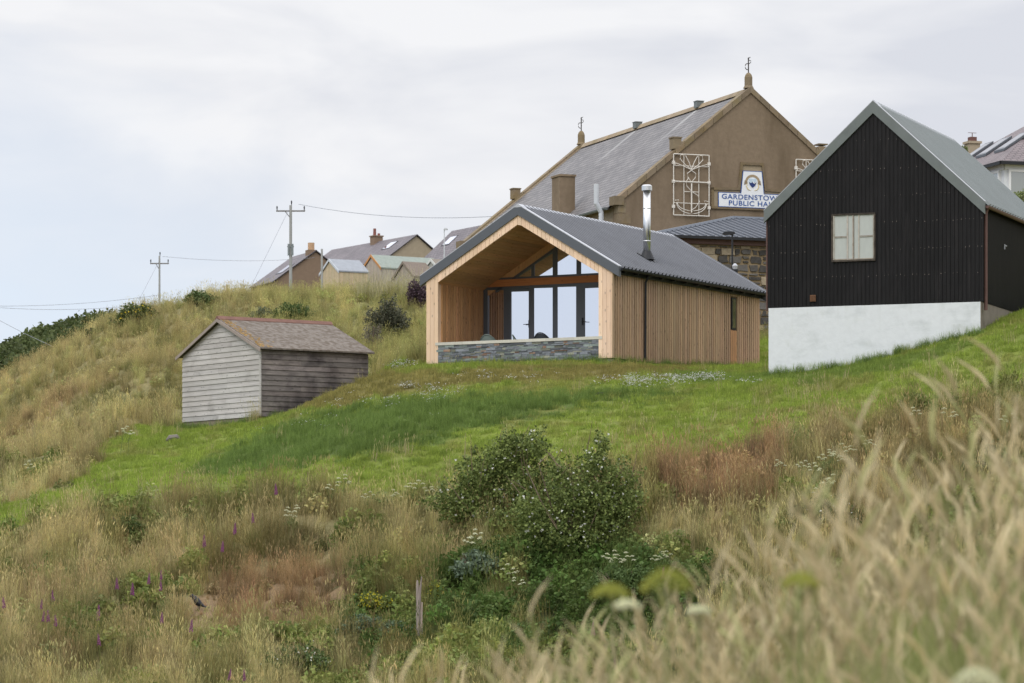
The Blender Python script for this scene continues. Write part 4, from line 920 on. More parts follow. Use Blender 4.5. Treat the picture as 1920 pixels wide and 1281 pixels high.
g = MB(); g.box(lx-.15, lx+.15, ly-.15, ly+.15, cz, cz+.2); g.tube([(lx, ly, cz+.2), (lx, ly, cz+.4)], .02, 5); g.box(lx-.2, lx+.2, ly-.01, ly+.01, cz+.38, cz+.4); g.build('chimney_pot', M('dark_red_pot', lin(104, 74, 68), .8, .1, 4), co)

# garden sheds on the crest
def gshed(px, py, Y, th, w, L, h, pitch, label, mw, mr, mbarge=None, boards=True):
    f_, r_, wl, ro, z = house('garden_shed', px, py, Y, th, w, L, h, pitch, label, mw, mr, 'shed', 'garden sheds along the hill crest', .06, .8)
    if mbarge:
        g = MB()
        for sg in (-1, 1):
            a, b = (-w/2, .09) if sg > 0 else (-w-.09, -w/2); g.prism([(a, z(a)-.08), (b, z(b)-.08), (b, z(b)+.1), (a, z(a)+.1)], 'y', -.1, -.065)
        g.build('bargeboard', mbarge, r_)
    g = MB(); q = -w+.02
    while q < -.05: g.box(q, q+.11, -.02, 0, -.5, min(z(q), z(q+.11))-.05, tv(.9, 1.08)); q += .13
    q = .02
    while q < L-.1: g.box(0, .02, q, q+.11, -.5, h-.06, tv(.85, 1.08)); q += .13
    g.build('boards', mw, r_)
    return f_, r_, z
mk = lambda n, c: M(n, lin(*c), .8, .12, 4)
gshed(618.5, 488, 230, 1.05, 2.7, 2.15, 1.7, .62, 'new yellow timber shed with pale blue-grey metal roof, leftmost of the sheds', mk('new_timber', (196, 178, 146)), mk('pale_blue_roof', (148, 152, 158)), mk('pale_barge', (196, 200, 204)))
f_, r_, z = gshed(697, 480, 232, 1.0, 2.5, 4.8, 1.85, .72, 'tall pale grey shed with long green roof and orange bargeboards', mk('pale_grey_timber', (178, 168, 156)), mk('sage_roof', (140, 148, 140)), mk('orange_barge', (186, 134, 84)))
gshed(757, 493, 205, .95, 2.2, 1.5, 1.5, .8, 'small grey-brown shed with a little door, in front of the green roof', mk('grey_brown_timber', (164, 152, 138)), mk('brown_felt', (120, 108, 98)), mk('dark_barge', (128, 116, 104)))
gshed(809, 488, 218, .9, 3.2, 2.0, 1.6, .75, 'pale shed with white bargeboards, half hidden by the cabin eave', mk('pale_green_grey', (166, 164, 154)), mk('grey_felt', (130, 122, 112)), mk('white_barge', (206, 206, 200)))

# ================================================================ poles, wires, lamps
def pole(px, pyt, Y, h, r, label, arm=None, extra=None):
    t_ = P3(px, pyt, Y); r_ = empty('utility_pole', (t_.x, t_.y, t_.z-h), 0, label, 'utility pole', 'wooden utility poles on the skyline')
    g = MB(); g.tube([(0, 0, -.5), (0, 0, h)], [r*1.15, r*.85], 10); g.build('shaft', M('weathered_pole', lin(160, 160, 156), .9, .12, 3, (3, 3, .5)), r_)
    if arm:
        w, z = arm; g = MB(); g.box(-w/2, w/2, -.04, .04, h-z-.04, h-z+.04); g.tube([(-w*.2, 0, h-z), (0, 0, h-z-.45)], .025, 5); ao = g.build('crossarm', mk('arm_timber', (120, 116, 112)), r_)
        for x in (-w/2+.05, w/2-.05, w*.03):
            g = MB(); z0_ = h-z if abs(x) > .2 else h-.02; g.tube([(x, 0, z0_), (x, 0, z0_+.2), (x, 0, z0_+.28)], [.02, .045, .02], 6); g.tube([(x, 0, z0_+.2), (x, 0, z0_+.3)], [.055, .03], 6); g.build('insulator', m_black, ao)
    return r_
p1 = pole(545, 385, 210, 8.5, .10, 'tall pole with crossarm and grey transformer cans left of the cabin', (1.75, .35))
g = MB()
for x in (-.11, .11): g.tube([(x, -.1, 5.45), (x, -.1, 6.15)], .07, 8)
g.box(-.2, .2, -.12, .0, 5.95, 6.02); g.build('transformer', mk('grey_transformer', (132, 138, 138)), p1)
p2_ = pole(299, 480, 250, 5.2, .075, 'shorter pole with crossarm on the left spur above the gorse', (1.35, .55))
pole(603.5, 467, 225, 4.2, .08, 'slim short pole between the brown house and the timber shed')
pole(425.5, 534, 136, .7, .045, 'stubby post on the crest left of the pole')
def wire(pts, label, r=.012, sag=0):
    g = MB(); g.tube(pts, r, 5); o = g.build('overhead_wire', m_wire, None, label=label, cat='wire', group='overhead wires'); return o
m_wire = M('grey_wire', lin(142, 145, 152), .7, .02, 1)
def span(a, b, n=14, sag=.6): return [tuple(a.lerp(b, i/n)-Vector((0, 0, sag*4*(i/n)*(1-i/n)))) for i in range(n+1)]
wire(span(P3(560, 383, 210), P3(980, 402, 180), sag=.45), 'thin wire from the tall pole crossarm towards the hall', .014)
wire(span(P3(305, 481, 250), P3(590, 483, 300), sag=.3), 'thin wire running right from the shorter pole behind the tall pole')
wire(span(P3(-60, 572, 230), P3(440, 541, 250), sag=.8), 'lower wire dipping across the sky at the left edge')
wire(span(P3(-60, 573, 235), P3(299, 553, 250), sag=.3), 'upper wire crossing behind the shorter pole at the left edge')
wire([P3(541, 394, 210), P3(472, 535, 200)], 'sloping stay wire of the tall pole', .012)
wire([P3(297, 492, 250), P3(262, 560, 245)], 'sloping stay wire of the shorter pole', .012)
wire([P3(-60, 570, 150), P3(45, 625, 148), P3(110, 655, 146)], 'slanting stay wire over the dark gorse at the left edge', .010)
def lamp(px, pyt, Y, h, mat, label, arm, hw):
    t_ = P3(px, pyt, Y); r_ = empty('street_lamp', (t_.x, t_.y, t_.z-h), 0, label, 'street lamp', 'street lamps')
    g = MB(); g.tube([(0, 0, -.4), (0, 0, h*.35), (0, 0, h*.36), (0, 0, h)], [.055, .055, .035, .03], 8); g.tube([(0, 0, h-.02), (arm, 0, h+.02)], .025, 6); g.build('post', mat, r_)
    g = MB(); c = arm; g.prism([(c-hw, h-.01), (c-hw*.6, h+.06), (c+hw*.8, h+.06), (c+hw, h), (c+hw*.6, h-.04), (c-hw*.6, h-.04)], 'y', -.1, .1); g.build('lantern', mat, r_)
    return r_
lamp(1373, 438, 116, 3.9, m_black, 'black street lamp with flat lantern before the stone annex', -.12, .22)
lamp(833, 430, 200, 4.2, mk('white_post', (206, 208, 210)), 'slim white street lamp rising behind the cabin roof', .08, .12)
bp = P3(1378, 494, 115.6); r_ = empty('bollard_light', (bp.x, bp.y, bp.z-2.7), 0, 'black post light with silver cap close beside the black street lamp', 'light')
g = MB(); g.tube([(0, 0, -.3), (0, 0, 2.5)], .1, 10); g.build('post', m_black, r_); g = MB(); g.tube([(0, 0, 2.5), (0, 0, 2.62), (0, 0, 2.7)], [.07, .1, .03], 10); g.build('cap', m_ridge, r_)

# gravel by the cabin's back corner, flat stones on the lawn
g = MB(); N_ = 14
pts = [ground_hit(px, py) for px, py in ((1392, 691.5), (1420, 687), (1450, 684), (1450, 691), (1425, 692.5))]
ga_ = [(p.x, p.y+.3) for p in pts]
g.add([(1.15*0+x, y, hz(x, y)+.05) for x, y in [(cb.world(.15, 8.6).x, cb.world(.15, 8.6).y), (cb.world(.15, 11.5).x, cb.world(.15, 11.5).y), (cb.world(2.2, 11.5).x, cb.world(2.2, 11.5).y), (cb.world(2.2, 8.3).x, cb.world(2.2, 8.3).y)]], [(3, 2, 1, 0)])
tag(g.build('gravel_path', m_gravel), 'pale gravel strip between the cabin and the black building', kind='structure')

# ================================================================ vegetation
def leafmat(name, inst=True, rough=.6, tr=.35, base=(1, 1, 1)):
    m, t, p = newmat(name); o = [n for n in t.nodes if n.type == 'OUTPUT_MATERIAL'][0]
    p.inputs['Roughness'].default_value = rough; p.inputs['Specular IOR Level'].default_value = .15
    c = attrc(t, 'tint'); 
    if inst: c = mulc(t, c, attrc(t, 'itint', True))
    t.links.new(c, p.inputs['Base Color']); tl = nd(t, 'ShaderNodeBsdfTranslucent'); t.links.new(c, tl.inputs['Color'])
    x = nd(t, 'ShaderNodeMixShader'); x.inputs[0].default_value = tr; t.links.new(p.outputs[0], x.inputs[1]); t.links.new(tl.outputs[0], x.inputs[2]); t.links.new(x.outputs[0], o.inputs[0]); return m
m_leafi = leafmat('grass_blades'); m_leaf = leafmat('bush_leaves', False, tr=.25)
class NB:
    """numpy mesh collector: quads/tris with a colour each"""
    def __init__(s): s.V = []; s.T = []; s.n = 0; s.F = []
    def strips(s, P, Wd, side, col):
        """P: (N,K,3) centrelines, Wd: (N,K) half widths, side: (N,3) width direction, col: (N,3)"""
        N, K, _ = P.shape; A = P-side[:, None]*Wd[..., None]; Bq = P+side[:, None]*Wd[..., None]
        V = np.stack([A, Bq], 2).reshape(-1, 3); b = (np.arange(N)*K*2)[:, None]+np.arange(K-1)[None]*2+s.n
        Fq = np.stack([b, b+1, b+3, b+2], -1).reshape(-1, 4); s.V.append(V); s.F.append(Fq); s.T.append(np.repeat(col, K-1, 0)); s.n += len(V)
    def quads(s, c, u, v, col):
        V = np.stack([c-u, c-v*.45+u*0, c+u, c+v], 1).reshape(-1, 3); b = np.arange(len(c))*4+s.n
        s.V.append(V); s.F.append(np.stack([b, b+1, b+2, b+3], -1)); s.T.append(col); s.n += len(V)
    def mesh(s, name, mat):
        V = np.concatenate(s.V); Fq = np.concatenate(s.F); T = np.concatenate(s.T)
        me_ = bpy.data.meshes.new(name); me_.vertices.add(len(V)); me_.vertices.foreach_set('co', V.astype(np.float32).ravel())
        me_.loops.add(len(Fq)*4); me_.loops.foreach_set('vertex_index', Fq.astype(np.int32).ravel())
        me_.polygons.add(len(Fq)); me_.polygons.foreach_set('loop_start', np.arange(len(Fq), dtype=np.int32)*4); me_.update(calc_edges=True)
        a = me_.color_attributes.new('tint', 'FLOAT_COLOR', 'CORNER'); c = np.ones((len(Fq)*4, 4), np.float32); c[:, :3] = np.repeat(T, 4, 0); a.data.foreach_set('color', c.ravel())
        me_.materials.append(mat); return me_
    def obj(s, name, mat, parent=None):
        o = bpy.data.objects.new(name, s.mesh(name, mat)); C.objects.link(o)
        if parent: o.parent = parent
        return o
def blades(nb, n, rad, h0, h1, w, lean, curl, c0, c1, K=4, gr=rng):
    a = gr.random(n)*2*pi; r = rad*np.sqrt(gr.random(n)); base = np.stack([r*np.cos(a), r*np.sin(a), np.full(n, -.03)], -1)
    d = gr.random(n)*2*pi; dv = np.stack([np.cos(d), np.sin(d), np.zeros(n)], -1); h = gr.uniform(h0, h1, n); ln = gr.normal(0, lean, n); cu = np.abs(gr.normal(0, curl, n))
    t = np.linspace(0, 1, K)[None, :, None]
    P = base[:, None]+dv[:, None]*(ln[:, None, None]*t+cu[:, None, None]*t**2.2)*h[:, None, None]
    P[..., 2] += (h[:, None]*(t[..., 0]-.28*cu[:, None]*t[..., 0]**2.5))
    sd_ = np.stack([-np.sin(d+gr.normal(0, .8, n)), np.cos(d), np.zeros(n)], -1)
    Wd = w*np.linspace(1, .18, K)[None]*gr.uniform(.6, 1.3, n)[:, None]
    m_ = gr.random(n)[:, None]; col = np.array(c0)*(1-m_)+np.array(c1)*m_
    nb.strips(P, Wd, sd_, col); return P[:, -1], dv, h
def heads(nb, tips, dv, L, w, c0, c1, k=3, gr=rng, sp=.25):
    n = len(tips); 
    for j in range(k):
        a = gr.random(n)*2*pi; off = np.stack([np.cos(a), np.sin(a), np.zeros(n)], -1)*w*.5
        t = np.linspace(0, 1, 4)[None, :, None]; l = L*gr.uniform(.6, 1.3, n)[:, None, None]
        P = tips[:, None]+off[:, None]*t*(1.4-t)*2+dv[:, None]*sp*l*t**1.5+np.array([0, 0, 1])*l*(t-.15)*(1-.2*t)
        sd_ = np.stack([-np.sin(a), np.cos(a), np.zeros(n)], -1); Wd = w*np.array([.15, .5, .42, .08])[None]*gr.uniform(.7, 1.2, n)[:, None]
        m_ = gr.random(n)[:, None]; nb.strips(P, Wd, sd_, np.array(c0)*(1-m_)+np.array(c1)*m_)
def leaves(nb, n, shape_fn, size, c0, c1, gr=rng, up=.3, fy=0):
    c = shape_fn(n, gr); nrm = gr.normal(0, 1, (n, 3)); nrm[:, 2] += up; nrm[:, 1] -= fy; nrm /= np.linalg.norm(nrm, axis=1)[:, None]
    u = np.cross(nrm, gr.normal(0, 1, (n, 3))); u /= np.linalg.norm(u, axis=1)[:, None]; v = np.cross(nrm, u); s = size*gr.uniform(.55, 1.35, n)[:, None]
    m_ = gr.random(n)[:, None]; nb.quads(c, u*s*.5, v*s*.75, np.array(c0)*(1-m_)+np.array(c1)*m_)
def proto_coll(name, meshes):
    col = bpy.data.collections.new(name)
    for i, me_ in enumerate(meshes): o = bpy.data.objects.new('%s_%02d' % (name, i), me_); col.objects.link(o)
    return col
def scatter(name, xy, scl, tint, kind_i, protos, label, zoff=0., tilt=.12, wind=(.0, 0), zs=None):
    n = len(xy); z = HZ(xy[:, 0], xy[:, 1])+zoff if zs is None else zs
    me_ = bpy.data.meshes.new(name); me_.vertices.add(n); me_.vertices.foreach_set('co', np.column_stack([xy, z]).astype(np.float32).ravel())
    def A(nm, ty, arr, key): a = me_.attributes.new(nm, ty, 'POINT'); a.data.foreach_set(key, arr)
    rot = np.column_stack([rng.normal(wind[0], tilt, n), rng.normal(wind[1], tilt, n), rng.random(n)*2*pi])
    if wind != (0., 0): rot[:, 2] = rng.normal(0, .5, n)
    A('rot', 'FLOAT_VECTOR', rot.astype(np.float32).ravel(), 'vector'); A('scl', 'FLOAT', scl.astype(np.float32), 'value'); A('pick', 'INT', kind_i.astype(np.int32), 'value')
    c = np.ones((n, 4), np.float32); c[:, :3] = tint; A('itint', 'FLOAT_COLOR', c.ravel(), 'color')
    o = bpy.data.objects.new(name, me_); C.objects.link(o); tag(o, label, kind='stuff')
    g = bpy.data.node_groups.new(name+'_nodes', 'GeometryNodeTree'); g.interface.new_socket('Geometry', in_out='INPUT', socket_type='NodeSocketGeometry'); g.interface.new_socket('Geometry', in_out='OUTPUT', socket_type='NodeSocketGeometry')
    gi = g.nodes.new('NodeGroupInput'); go = g.nodes.new('NodeGroupOutput'); ip = g.nodes.new('GeometryNodeInstanceOnPoints'); ci = g.nodes.new('GeometryNodeCollectionInfo')
    ci.inputs['Collection'].default_value = protos; ci.inputs['Separate Children'].default_value = True; ci.inputs['Reset Children'].default_value = True
    mp_ = g.nodes.new('GeometryNodeMeshToPoints')
    g.links.new(gi.outputs[0], mp_.inputs[0]); g.links.new(mp_.outputs[0], ip.inputs['Points']); g.links.new(ci.outputs[0], ip.inputs['Instance']); ip.inputs['Pick Instance'].default_value = True
    def NA(nm, ty): q = g.nodes.new('GeometryNodeInputNamedAttribute'); q.data_type = ty; q.inputs['Name'].default_value = nm; return q.outputs['Attribute']
    g.links.new(NA('pick', 'INT'), ip.inputs['Instance Index']); e2r = g.nodes.new('FunctionNodeEulerToRotation'); g.links.new(NA('rot', 'FLOAT_VECTOR'), e2r.inputs[0])
    g.links.new(e2r.outputs[0], ip.inputs['Rotation']); g.links.new(NA('scl', 'FLOAT'), ip.inputs['Scale']); g.links.new(ip.outputs[0], go.inputs[0])
    md = o.modifiers.new('scatter', 'NODES'); md.node_group = g; return o

W1 = (1, 1, 1)
def rough_tuft(seed, heads_n=.35, n=46, h=(.22, .62)):
    g_ = np.random.default_rng(seed); nb = NB()
    blades(nb, n, .16, h[0], h[1], .0065, .16, .35, (.55, .58, .5), (1.15, 1.1, 1.1), 4, g_)
    tp, dv, hh = blades(nb, int(n*heads_n), .14, h[1]*.85, h[1]*1.35, .0032, .1, .22, (.95, .9, .85), (1.3, 1.2, 1.05), 4, g_)
    heads(nb, tp, dv, .09, .0095, (1.05, 1.0, .95), (1.3, 1.25, 1.2), 2, g_); return nb.mesh('tuft', m_leafi)
def broad_tuft(seed):
    g_ = np.random.default_rng(seed); nb = NB()
    def shp(n, q): a = q.random(n)*2*pi; r = .24*np.sqrt(q.random(n)); return np.stack([r*np.cos(a), r*np.sin(a), .05+.34*q.random(n)*(1-(r/.3)**2)], -1)
    leaves(nb, 90, shp, .07, (.7, .9, .7), (1.3, 1.35, 1.2), g_, .8); blades(nb, 14, .16, .15, .42, .005, .2, .3, (.9, .9, .8), (1.3, 1.2, 1.1), 3, g_); return nb.mesh('tuft', m_leafi)
def lawn_tuft(seed, h=(.05, .13), n=60):
    g_ = np.random.default_rng(seed); nb = NB(); blades(nb, n, .17, h[0], h[1], .006, .25, .3, (.6, .65, .6), (1.25, 1.2, 1.2), 3, g_); return nb.mesh('tuft', m_leafi)
pc_rough = proto_coll('rough', [rough_tuft(i) for i in range(4)]+[rough_tuft(10+i, .12, 60, (.15, .45)) for i in range(3)]+[broad_tuft(20+i) for i in range(3)])
pc_lawn = proto_coll('lawn', [lawn_tuft(i) for i in range(3)]+[lawn_tuft(9, (.12, .3), 50), rough_tuft(31, .5, 10, (.2, .4))])

def cand(dens, y0, y1, m0=-140, m1=2060):
    """uniform random points in the wedge seen between pixel columns m0 and m1"""
    xa, xb = (m0-960)/F*y1, (m1-960)/F*y1; n = int(dens*(xb-xa)*(y1-y0)); x = rng.uniform(xa, xb, n); y = rng.uniform(y0, y1, n); px = 960+F*x/y
    k_ = (px > m0) & (px < m1); return x[k_], y[k_]
def clear(x, y, f_, s0, s1, t0, t1):
    dx, dy = x-f_.X, y-f_.Y; s_ = dx*f_.a[0]+dy*f_.a[1]; t_ = dx*f_.b[0]+dy*f_.b[1]; return ~((s_ > s0) & (s_ < s1) & (t_ > t0) & (t_ < t1))
def offbuild(x, y):
    return clear(x, y, cb, -W_-.05, .1, 0, L_) & clear(x, y, bb, -W2, 0, 0, L2) & clear(x, y, sh, -W3-.03, .05, -.05, L3) & clear(x, y, ax, s0, s1, 0, 9.5) & clear(x, y, cb, .1, 2.3, 8.3, 11.6)
def facing(x, y):      # keep what the camera side can see, thin out the rest
    return np.ones(len(x), bool)
def rough_area(dens, y0, y1, nm, label, sc=(.75, 1.35)):
    x, y = cand(dens, y0, y1); lw, col, px, py, a, b = zone(x, y)
    k_ = ~lw & offbuild(x, y) & ((py > 500) | (y < 100)) & (py < 1400); x, y, col, a, b, px, py = [q[k_] for q in (x, y, col, a, b, px, py)]; n = len(x)
    pk = rng.integers(0, 7, n); green = col[:, 1] > col[:, 0]*.98; broad = (rng.random(n) < np.where(green & (y < 104), .75, .04)); pk = np.where(broad, rng.integers(7, 10, n), pk)
    t_ = col*rng.uniform(.65, 1.3, (n, 1))*(.62+.75*fbm(x*1.3+9, y*.7, 3))[:, None]*np.array([1.02, 1.02, .92])*rng.uniform(.93, 1.07, (n, 3)); s_ = rng.uniform(*sc, n)*(.75+.6*b)*np.where(inpoly(px, py, REDS), .72, 1.)
    cr_ = (np.abs(px-372) < 32) & (py > 1120) & (py < 1206); s_ = np.where(cr_, .2, s_)
    return scatter(nm, np.column_stack([x, y]), s_, t_, pk, pc_rough, label)
rough_area(15, 68, 92, 'rough_grass', 'tall rough seeding grass on the bank below the lawn')
rough_area(11, 92, 113, 'bank_grass', 'tall dry grass round the foot of the grassy spur', (.7, 1.15))
rough_area(17, 113, 140, 'hillside_grass', 'tan and green rough grass over the hill behind the shed', (.45, .85))
x, y = cand(38, 84, 119); lw, col, px, py, a, b = zone(x, y); k_ = lw & offbuild(x, y); x, y, col, px, py, a = [q[k_] for q in (x, y, col, px, py, a)]; n = len(x)
longg = inpoly(px, py, DARK) & (col[:, 0] < .21); edge = rng.random(n) < np.where(py > 840-(px-960)*.22*(px > 960)+60*(px < 700), .025, .002)
pk = np.where(longg, np.where(rng.random(n) < .5, 3, 1), rng.integers(0, 3, n)); pk = np.where(edge, 4, pk)
tt_ = col*rng.uniform(.85, 1.15, (n, 1)); tt_ = np.where((pk == 4)[:, None], cS*.9, tt_)
bx = []
for f_, a_, b_, c_, d_, n_ in ((bb, -W2, 0, -.06, -.06, 70), (cb, -W_, 0, -.08, -.08, 50), (cb, .06, .06, 0, L_, 70), (sh, -W3, 0, -.12, -.12, 50), (sh, .1, .1, 0, L3, 30)):
    for _ in range(n_): u_ = rnd.random(); p_ = f_.world(a_+(b_-a_)*u_, c_+(d_-c_)*u_-rnd.random()*.12 if c_ == d_ else c_+(d_-c_)*u_); bx.append((p_.x+(.1*rnd.random() if c_ != d_ else 0), p_.y))
bx = np.array(bx); x = np.concatenate([x, bx[:, 0]]); y = np.concatenate([y, bx[:, 1]]); nb_ = len(bx)      # ragged tufts the mower misses along the walls
pk = np.where((rng.random(n) < .03) & (pk < 3), 3, pk); pk = np.concatenate([pk, np.full(nb_, 3)]); tt_ = np.concatenate([tt_, cD*rng.uniform(.8, 1.5, (nb_, 1))]); n += nb_
scatter('lawn_grass', np.column_stack([x, y]), rng.uniform(.7, 1.25, n), tt_, pk, pc_lawn, 'short green lawn grass sloping down from the cabin')

# clover flowers on the lawn
def dot_mesh(seed, n, rad, h, size, c):
    g_ = np.random.default_rng(seed); nb = NB()
    def shp(k, q): a_ = q.random(k)*2*pi; r = rad*np.sqrt(q.random(k)); return np.stack([r*np.cos(a_), r*np.sin(a_), h*q.uniform(.8, 1.25, k)], -1)
    for _ in range(2): g2 = np.random.default_rng(seed); leaves(nb, n, shp, size, tuple(v*.85 for v in c), c, g2 if _ == 0 else np.random.default_rng(seed), 1.5)
    return nb.mesh('dots', m_leafi)
pc_cl = proto_coll('clover', [dot_mesh(i, 7, .16, .14, .035, (.9, .9, .85)) for i in range(3)])
pts = []
for cx, cy, sx_, sy_, n in ((1190,722,45,9,110),(1270,716,75,8,170),(1330,712,30,5,50),(820,745,45,12,60),(770,732,25,5,30),(960,712,60,8,35),(745,690,28,7,50),(700,760,120,14,30),(1400,722,30,3,15),(560,800,70,20,12)):
    for _ in range(int(n*.7)): p = ground_hit(rnd.gauss(cx, sx_*.6), rnd.gauss(cy, sy_*.6)); pts.append((p.x, p.y))
pts = np.array(pts); scatter('clover_flowers', pts, rng.uniform(.7, 1.2, len(pts)), np.ones((len(pts), 3))*.8, rng.integers(0, 3, len(pts)), pc_cl, 'small white clover flowers dotted over the lawn before the cabin')

# ---- bushes
def blob(centers):
    cs_ = np.array(centers, float)   # (x,y,z,rx,ry,rz)
    wts = cs_[:, 3]*cs_[:, 5]; wts = wts/wts.sum()
    def fn(n, q):
        i = q.choice(len(cs_), n, p=wts); d = q.normal(0, 1, (n, 3)); d /= np.linalg.norm(d, axis=1)[:, None]; r = q.random(n)**.38
        lump = 1+.28*np.sin(d[:, 0]*5.1+i*2)*np.cos(d[:, 2]*4.3+i)+.16*np.sin(d[:, 0]*13+d[:, 1]*9+i*3)
        p = cs_[i, :3]+d*(r*lump)[:, None]*cs_[i, 3:6]; p[:, 2] = np.maximum(p[:, 2], -.1); return p
    return fn
m_stem = M('bush_stem', lin(110, 96, 82), .9, .2, 5)
def bush(name, px, py, w, h, label, c0, c1, n=5000, leaf=.07, lobes=7, dep=None, flowers=None, cat='bush', group=None, seed=1, Y=None, cast=None, stem=None):
    """base seen at (px,py); w,h in metres"""
    p = ground_hit(px, py) if Y is None else Vector(P3(px, py, Y)); r_ = empty(name, p, 0, label, cat, group); g_ = np.random.default_rng(seed); dep = dep or w*.8
    ce = []
    for i in range(lobes):
        a = (i+.5)/lobes*2-1; x = a*w*.36+g_.normal(0, w*.03); hh = h*(1-.42*a*a)*g_.uniform(.75, 1.05); ce.append((x, g_.normal(0, dep*.18), hh*.5, w*.17+.04*w*g_.random(), dep*.28, hh*.5))
    if cast: ce = cast
    nb = NB(); fn = blob(ce); leaves(nb, n, fn, leaf, c0, c1, g_, .5)
    if cast:        # loose outer sprigs
        for k in range(70):
            q_ = fn(1, g_)[0]; dr_ = np.array([q_[0]*.25, g_.normal(0, .3), 1.])+g_.normal(0, .45, 3); dr_ /= np.linalg.norm(dr_); L__ = g_.uniform(.15, .5)
            leaves(nb, 26, lambda n_, qq, q_=q_, dr_=dr_, L__=L__: q_+dr_*(qq.random(n_)*L__)[:, None]+qq.normal(0, .035, (n_, 3)), leaf, c0, c1, g_, .5)
    nb.obj('foliage', m_leaf, r_)
    g = MB()
    for i in range(stem or 7): a = rnd.uniform(-1, 1); g.tube([(a*w*.1, rnd.uniform(-.1, .1), -.1), (a*w*.25, rnd.uniform(-.2, .2), h*.35), (a*w*.4, rnd.uniform(-.3, .3), h*rnd.uniform(.6, .85))], [.03, .02, .008], 5)
    if cast:
        for k in range(34):      # bare grey twigs showing through
            q_ = fn(1, g_)[0]; d_ = np.array([q_[0]*.4+g_.normal(0, .3), g_.normal(-.25, .3), .7]); d_ /= np.linalg.norm(d_); L__ = g_.uniform(.4, .9)
            g.tube([tuple(q_), tuple(q_+d_*L__*.5+g_.normal(0, .04, 3)), tuple(q_+d_*L__)], [.011, .008, .003], 4, (1.3, 1.25, 1.2))
    g.build('stem', m_stem, r_)
    if flowers:
        cf, nf, fs_ = flowers; nb = NB()
        def shell(k, q):
            p_ = fn(k*5, q); keep = (p_[:, 1] < np.quantile(p_[:, 1], .45)) | (p_[:, 2] > h*.75); p_ = p_[keep][:k]; p_[:, 1] -= .12; p_[:, 2] += .05; return p_
        for s_ in range(2): leaves(nb, nf, shell, fs_, tuple(v*.9 for v in cf), cf, np.random.default_rng(seed+5), 1.2, 2.5)
        o = nb.obj('blossom', m_leaf, r_); o['kind'] = 'stuff'
    return r_
RG0, RG1 = (.055, .085, .022), (.25, .30, .09)
bush('wild_rose_bush', 935, 985, 3.1, 2.15, 'left half of the dark green bush pair, dotted with white roses below the lawn', RG0, RG1, 17000, .062, 8, 2.4, ((.8, .8, .74), 90, .055), seed=3, group='white-flowered rose bushes', cast=[(-1.0, 0, .55, .75, .8, .5), (-.5, 0, 1.15, .6, .8, .5), (.1, 0, 1.5, .62, .6, .5), (.75, 0, 1.85, .5, .6, .45), (.55, -.2, .8, .9, .9, .6), (1.2, -.1, .9, .8, .8, .7), (.25, 0, 2.0, .28, .4, .3), (-.1, -.3, .2, 1.1, .8, .35)])
bush('wild_rose_bush', 1075, 1026, 3.5, 2.6, 'right half of the dark green bush pair, larger and fuller of white roses', RG0, RG1, 17000, .06, 8, 2.6, ((.8, .8, .74), 120, .055), seed=4, group='white-flowered rose bushes', cast=[(-.9, 0, .7, .7, .8, .6), (.0, 0, 1.25, .6, .8, .6), (.5, 0, 1.95, .4, .5, .42), (1.0, 0, 1.6, .5, .7, .45), (.5, -.2, .9, .9, .9, .65), (1.2, -.1, 1.0, .5, .7, .55), (-.35, 0, 1.75, .22, .3, .25), (.1, -.4, .2, 1.4, .9, .45), (.7, 0, 2.45, .2, .3, .25)])
DB0, DB1 = (.05, .06, .035), (.15, .145, .1)
bush('dark_bush', 728, 632, 1.75, 1.35, 'round dark grey-green bush on the slope left of the cabin', DB0, DB1, 7000, .055, 6, 1.6, seed=5)
bush('dark_bush', 697, 650, .8, .9, 'thin twiggy grey bush at the left foot of the dark bush', (.12, .11, .08), (.22, .2, .15), 900, .05, 4, .8, seed=6)
bush('purple_bush', 783, 578, .9, 1.1, 'dark purple-leaved bush against the cabin corner', (.05, .035, .045), (.15, .1, .12), 3800, .05, 5, .9, seed=7)
bush('green_bush', 797, 540, .8, .75, 'bright green shrub just under the cabin eave', (.08, .12, .03), (.24, .28, .1), 2200, .06, 4, .8, seed=8)
bush('gorse_bush', 548, 606, 1.6, .75, 'low dark green gorse just above the shed ridge', RG0, (.12, .17, .06), 4200, .055, 6, 1.2, seed=9, group='gorse bushes on the hill')
bush('gorse_bush', 490, 600, 1.0, .45, 'small grey-green scrub patch left of the gorse above the shed', (.08, .1, .06), (.18, .2, .12), 1300, .05, 5, 1, seed=10, group='gorse bushes on the hill')
bush('gorse_bush', 258, 604, 1.7, .75, 'flowering yellow-tipped gorse near the shorter pole', RG0, (.16, .19, .07), 4200, .06, 6, 1.3, ((.75, .6, .06), 60, .06), seed=11, group='gorse bushes on the hill')
bush('gorse_bush', 226, 618, 1.0, .5, 'dark green gorse patch on the spur slope below the flowering gorse', RG0, (.13, .17, .06), 1600, .06, 5, 1.1, seed=12, group='gorse bushes on the hill')
bush('gorse_bush', 375, 575, 1.5, .6, 'wide low green bush on the crest right of the shorter pole', RG0, (.15, .2, .08), 3600, .06, 6, 1.2, seed=13, group='gorse bushes on the hill')
bush('gorse_bush', 316, 568, .8, .5, 'small dark bush at the foot of the shorter pole', RG0, (.12, .17, .08), 1300, .06, 4, .8, seed=14, group='gorse bushes on the hill')
bush('gorse_bush', 185, 608, .7, .55, 'small dark scrub bush on the left skyline of the spur', (.05, .06, .04), (.16, .15, .1), 1200, .05, 4, .8, seed=15, group='gorse bushes on the hill')
bush('gorse_bush', 172, 632, .6, .4, 'lowest tiny scrub patch on the left edge of the spur', RG0, (.15, .17, .08), 600, .05, 4, .6, seed=16, group='gorse bushes on the hill')
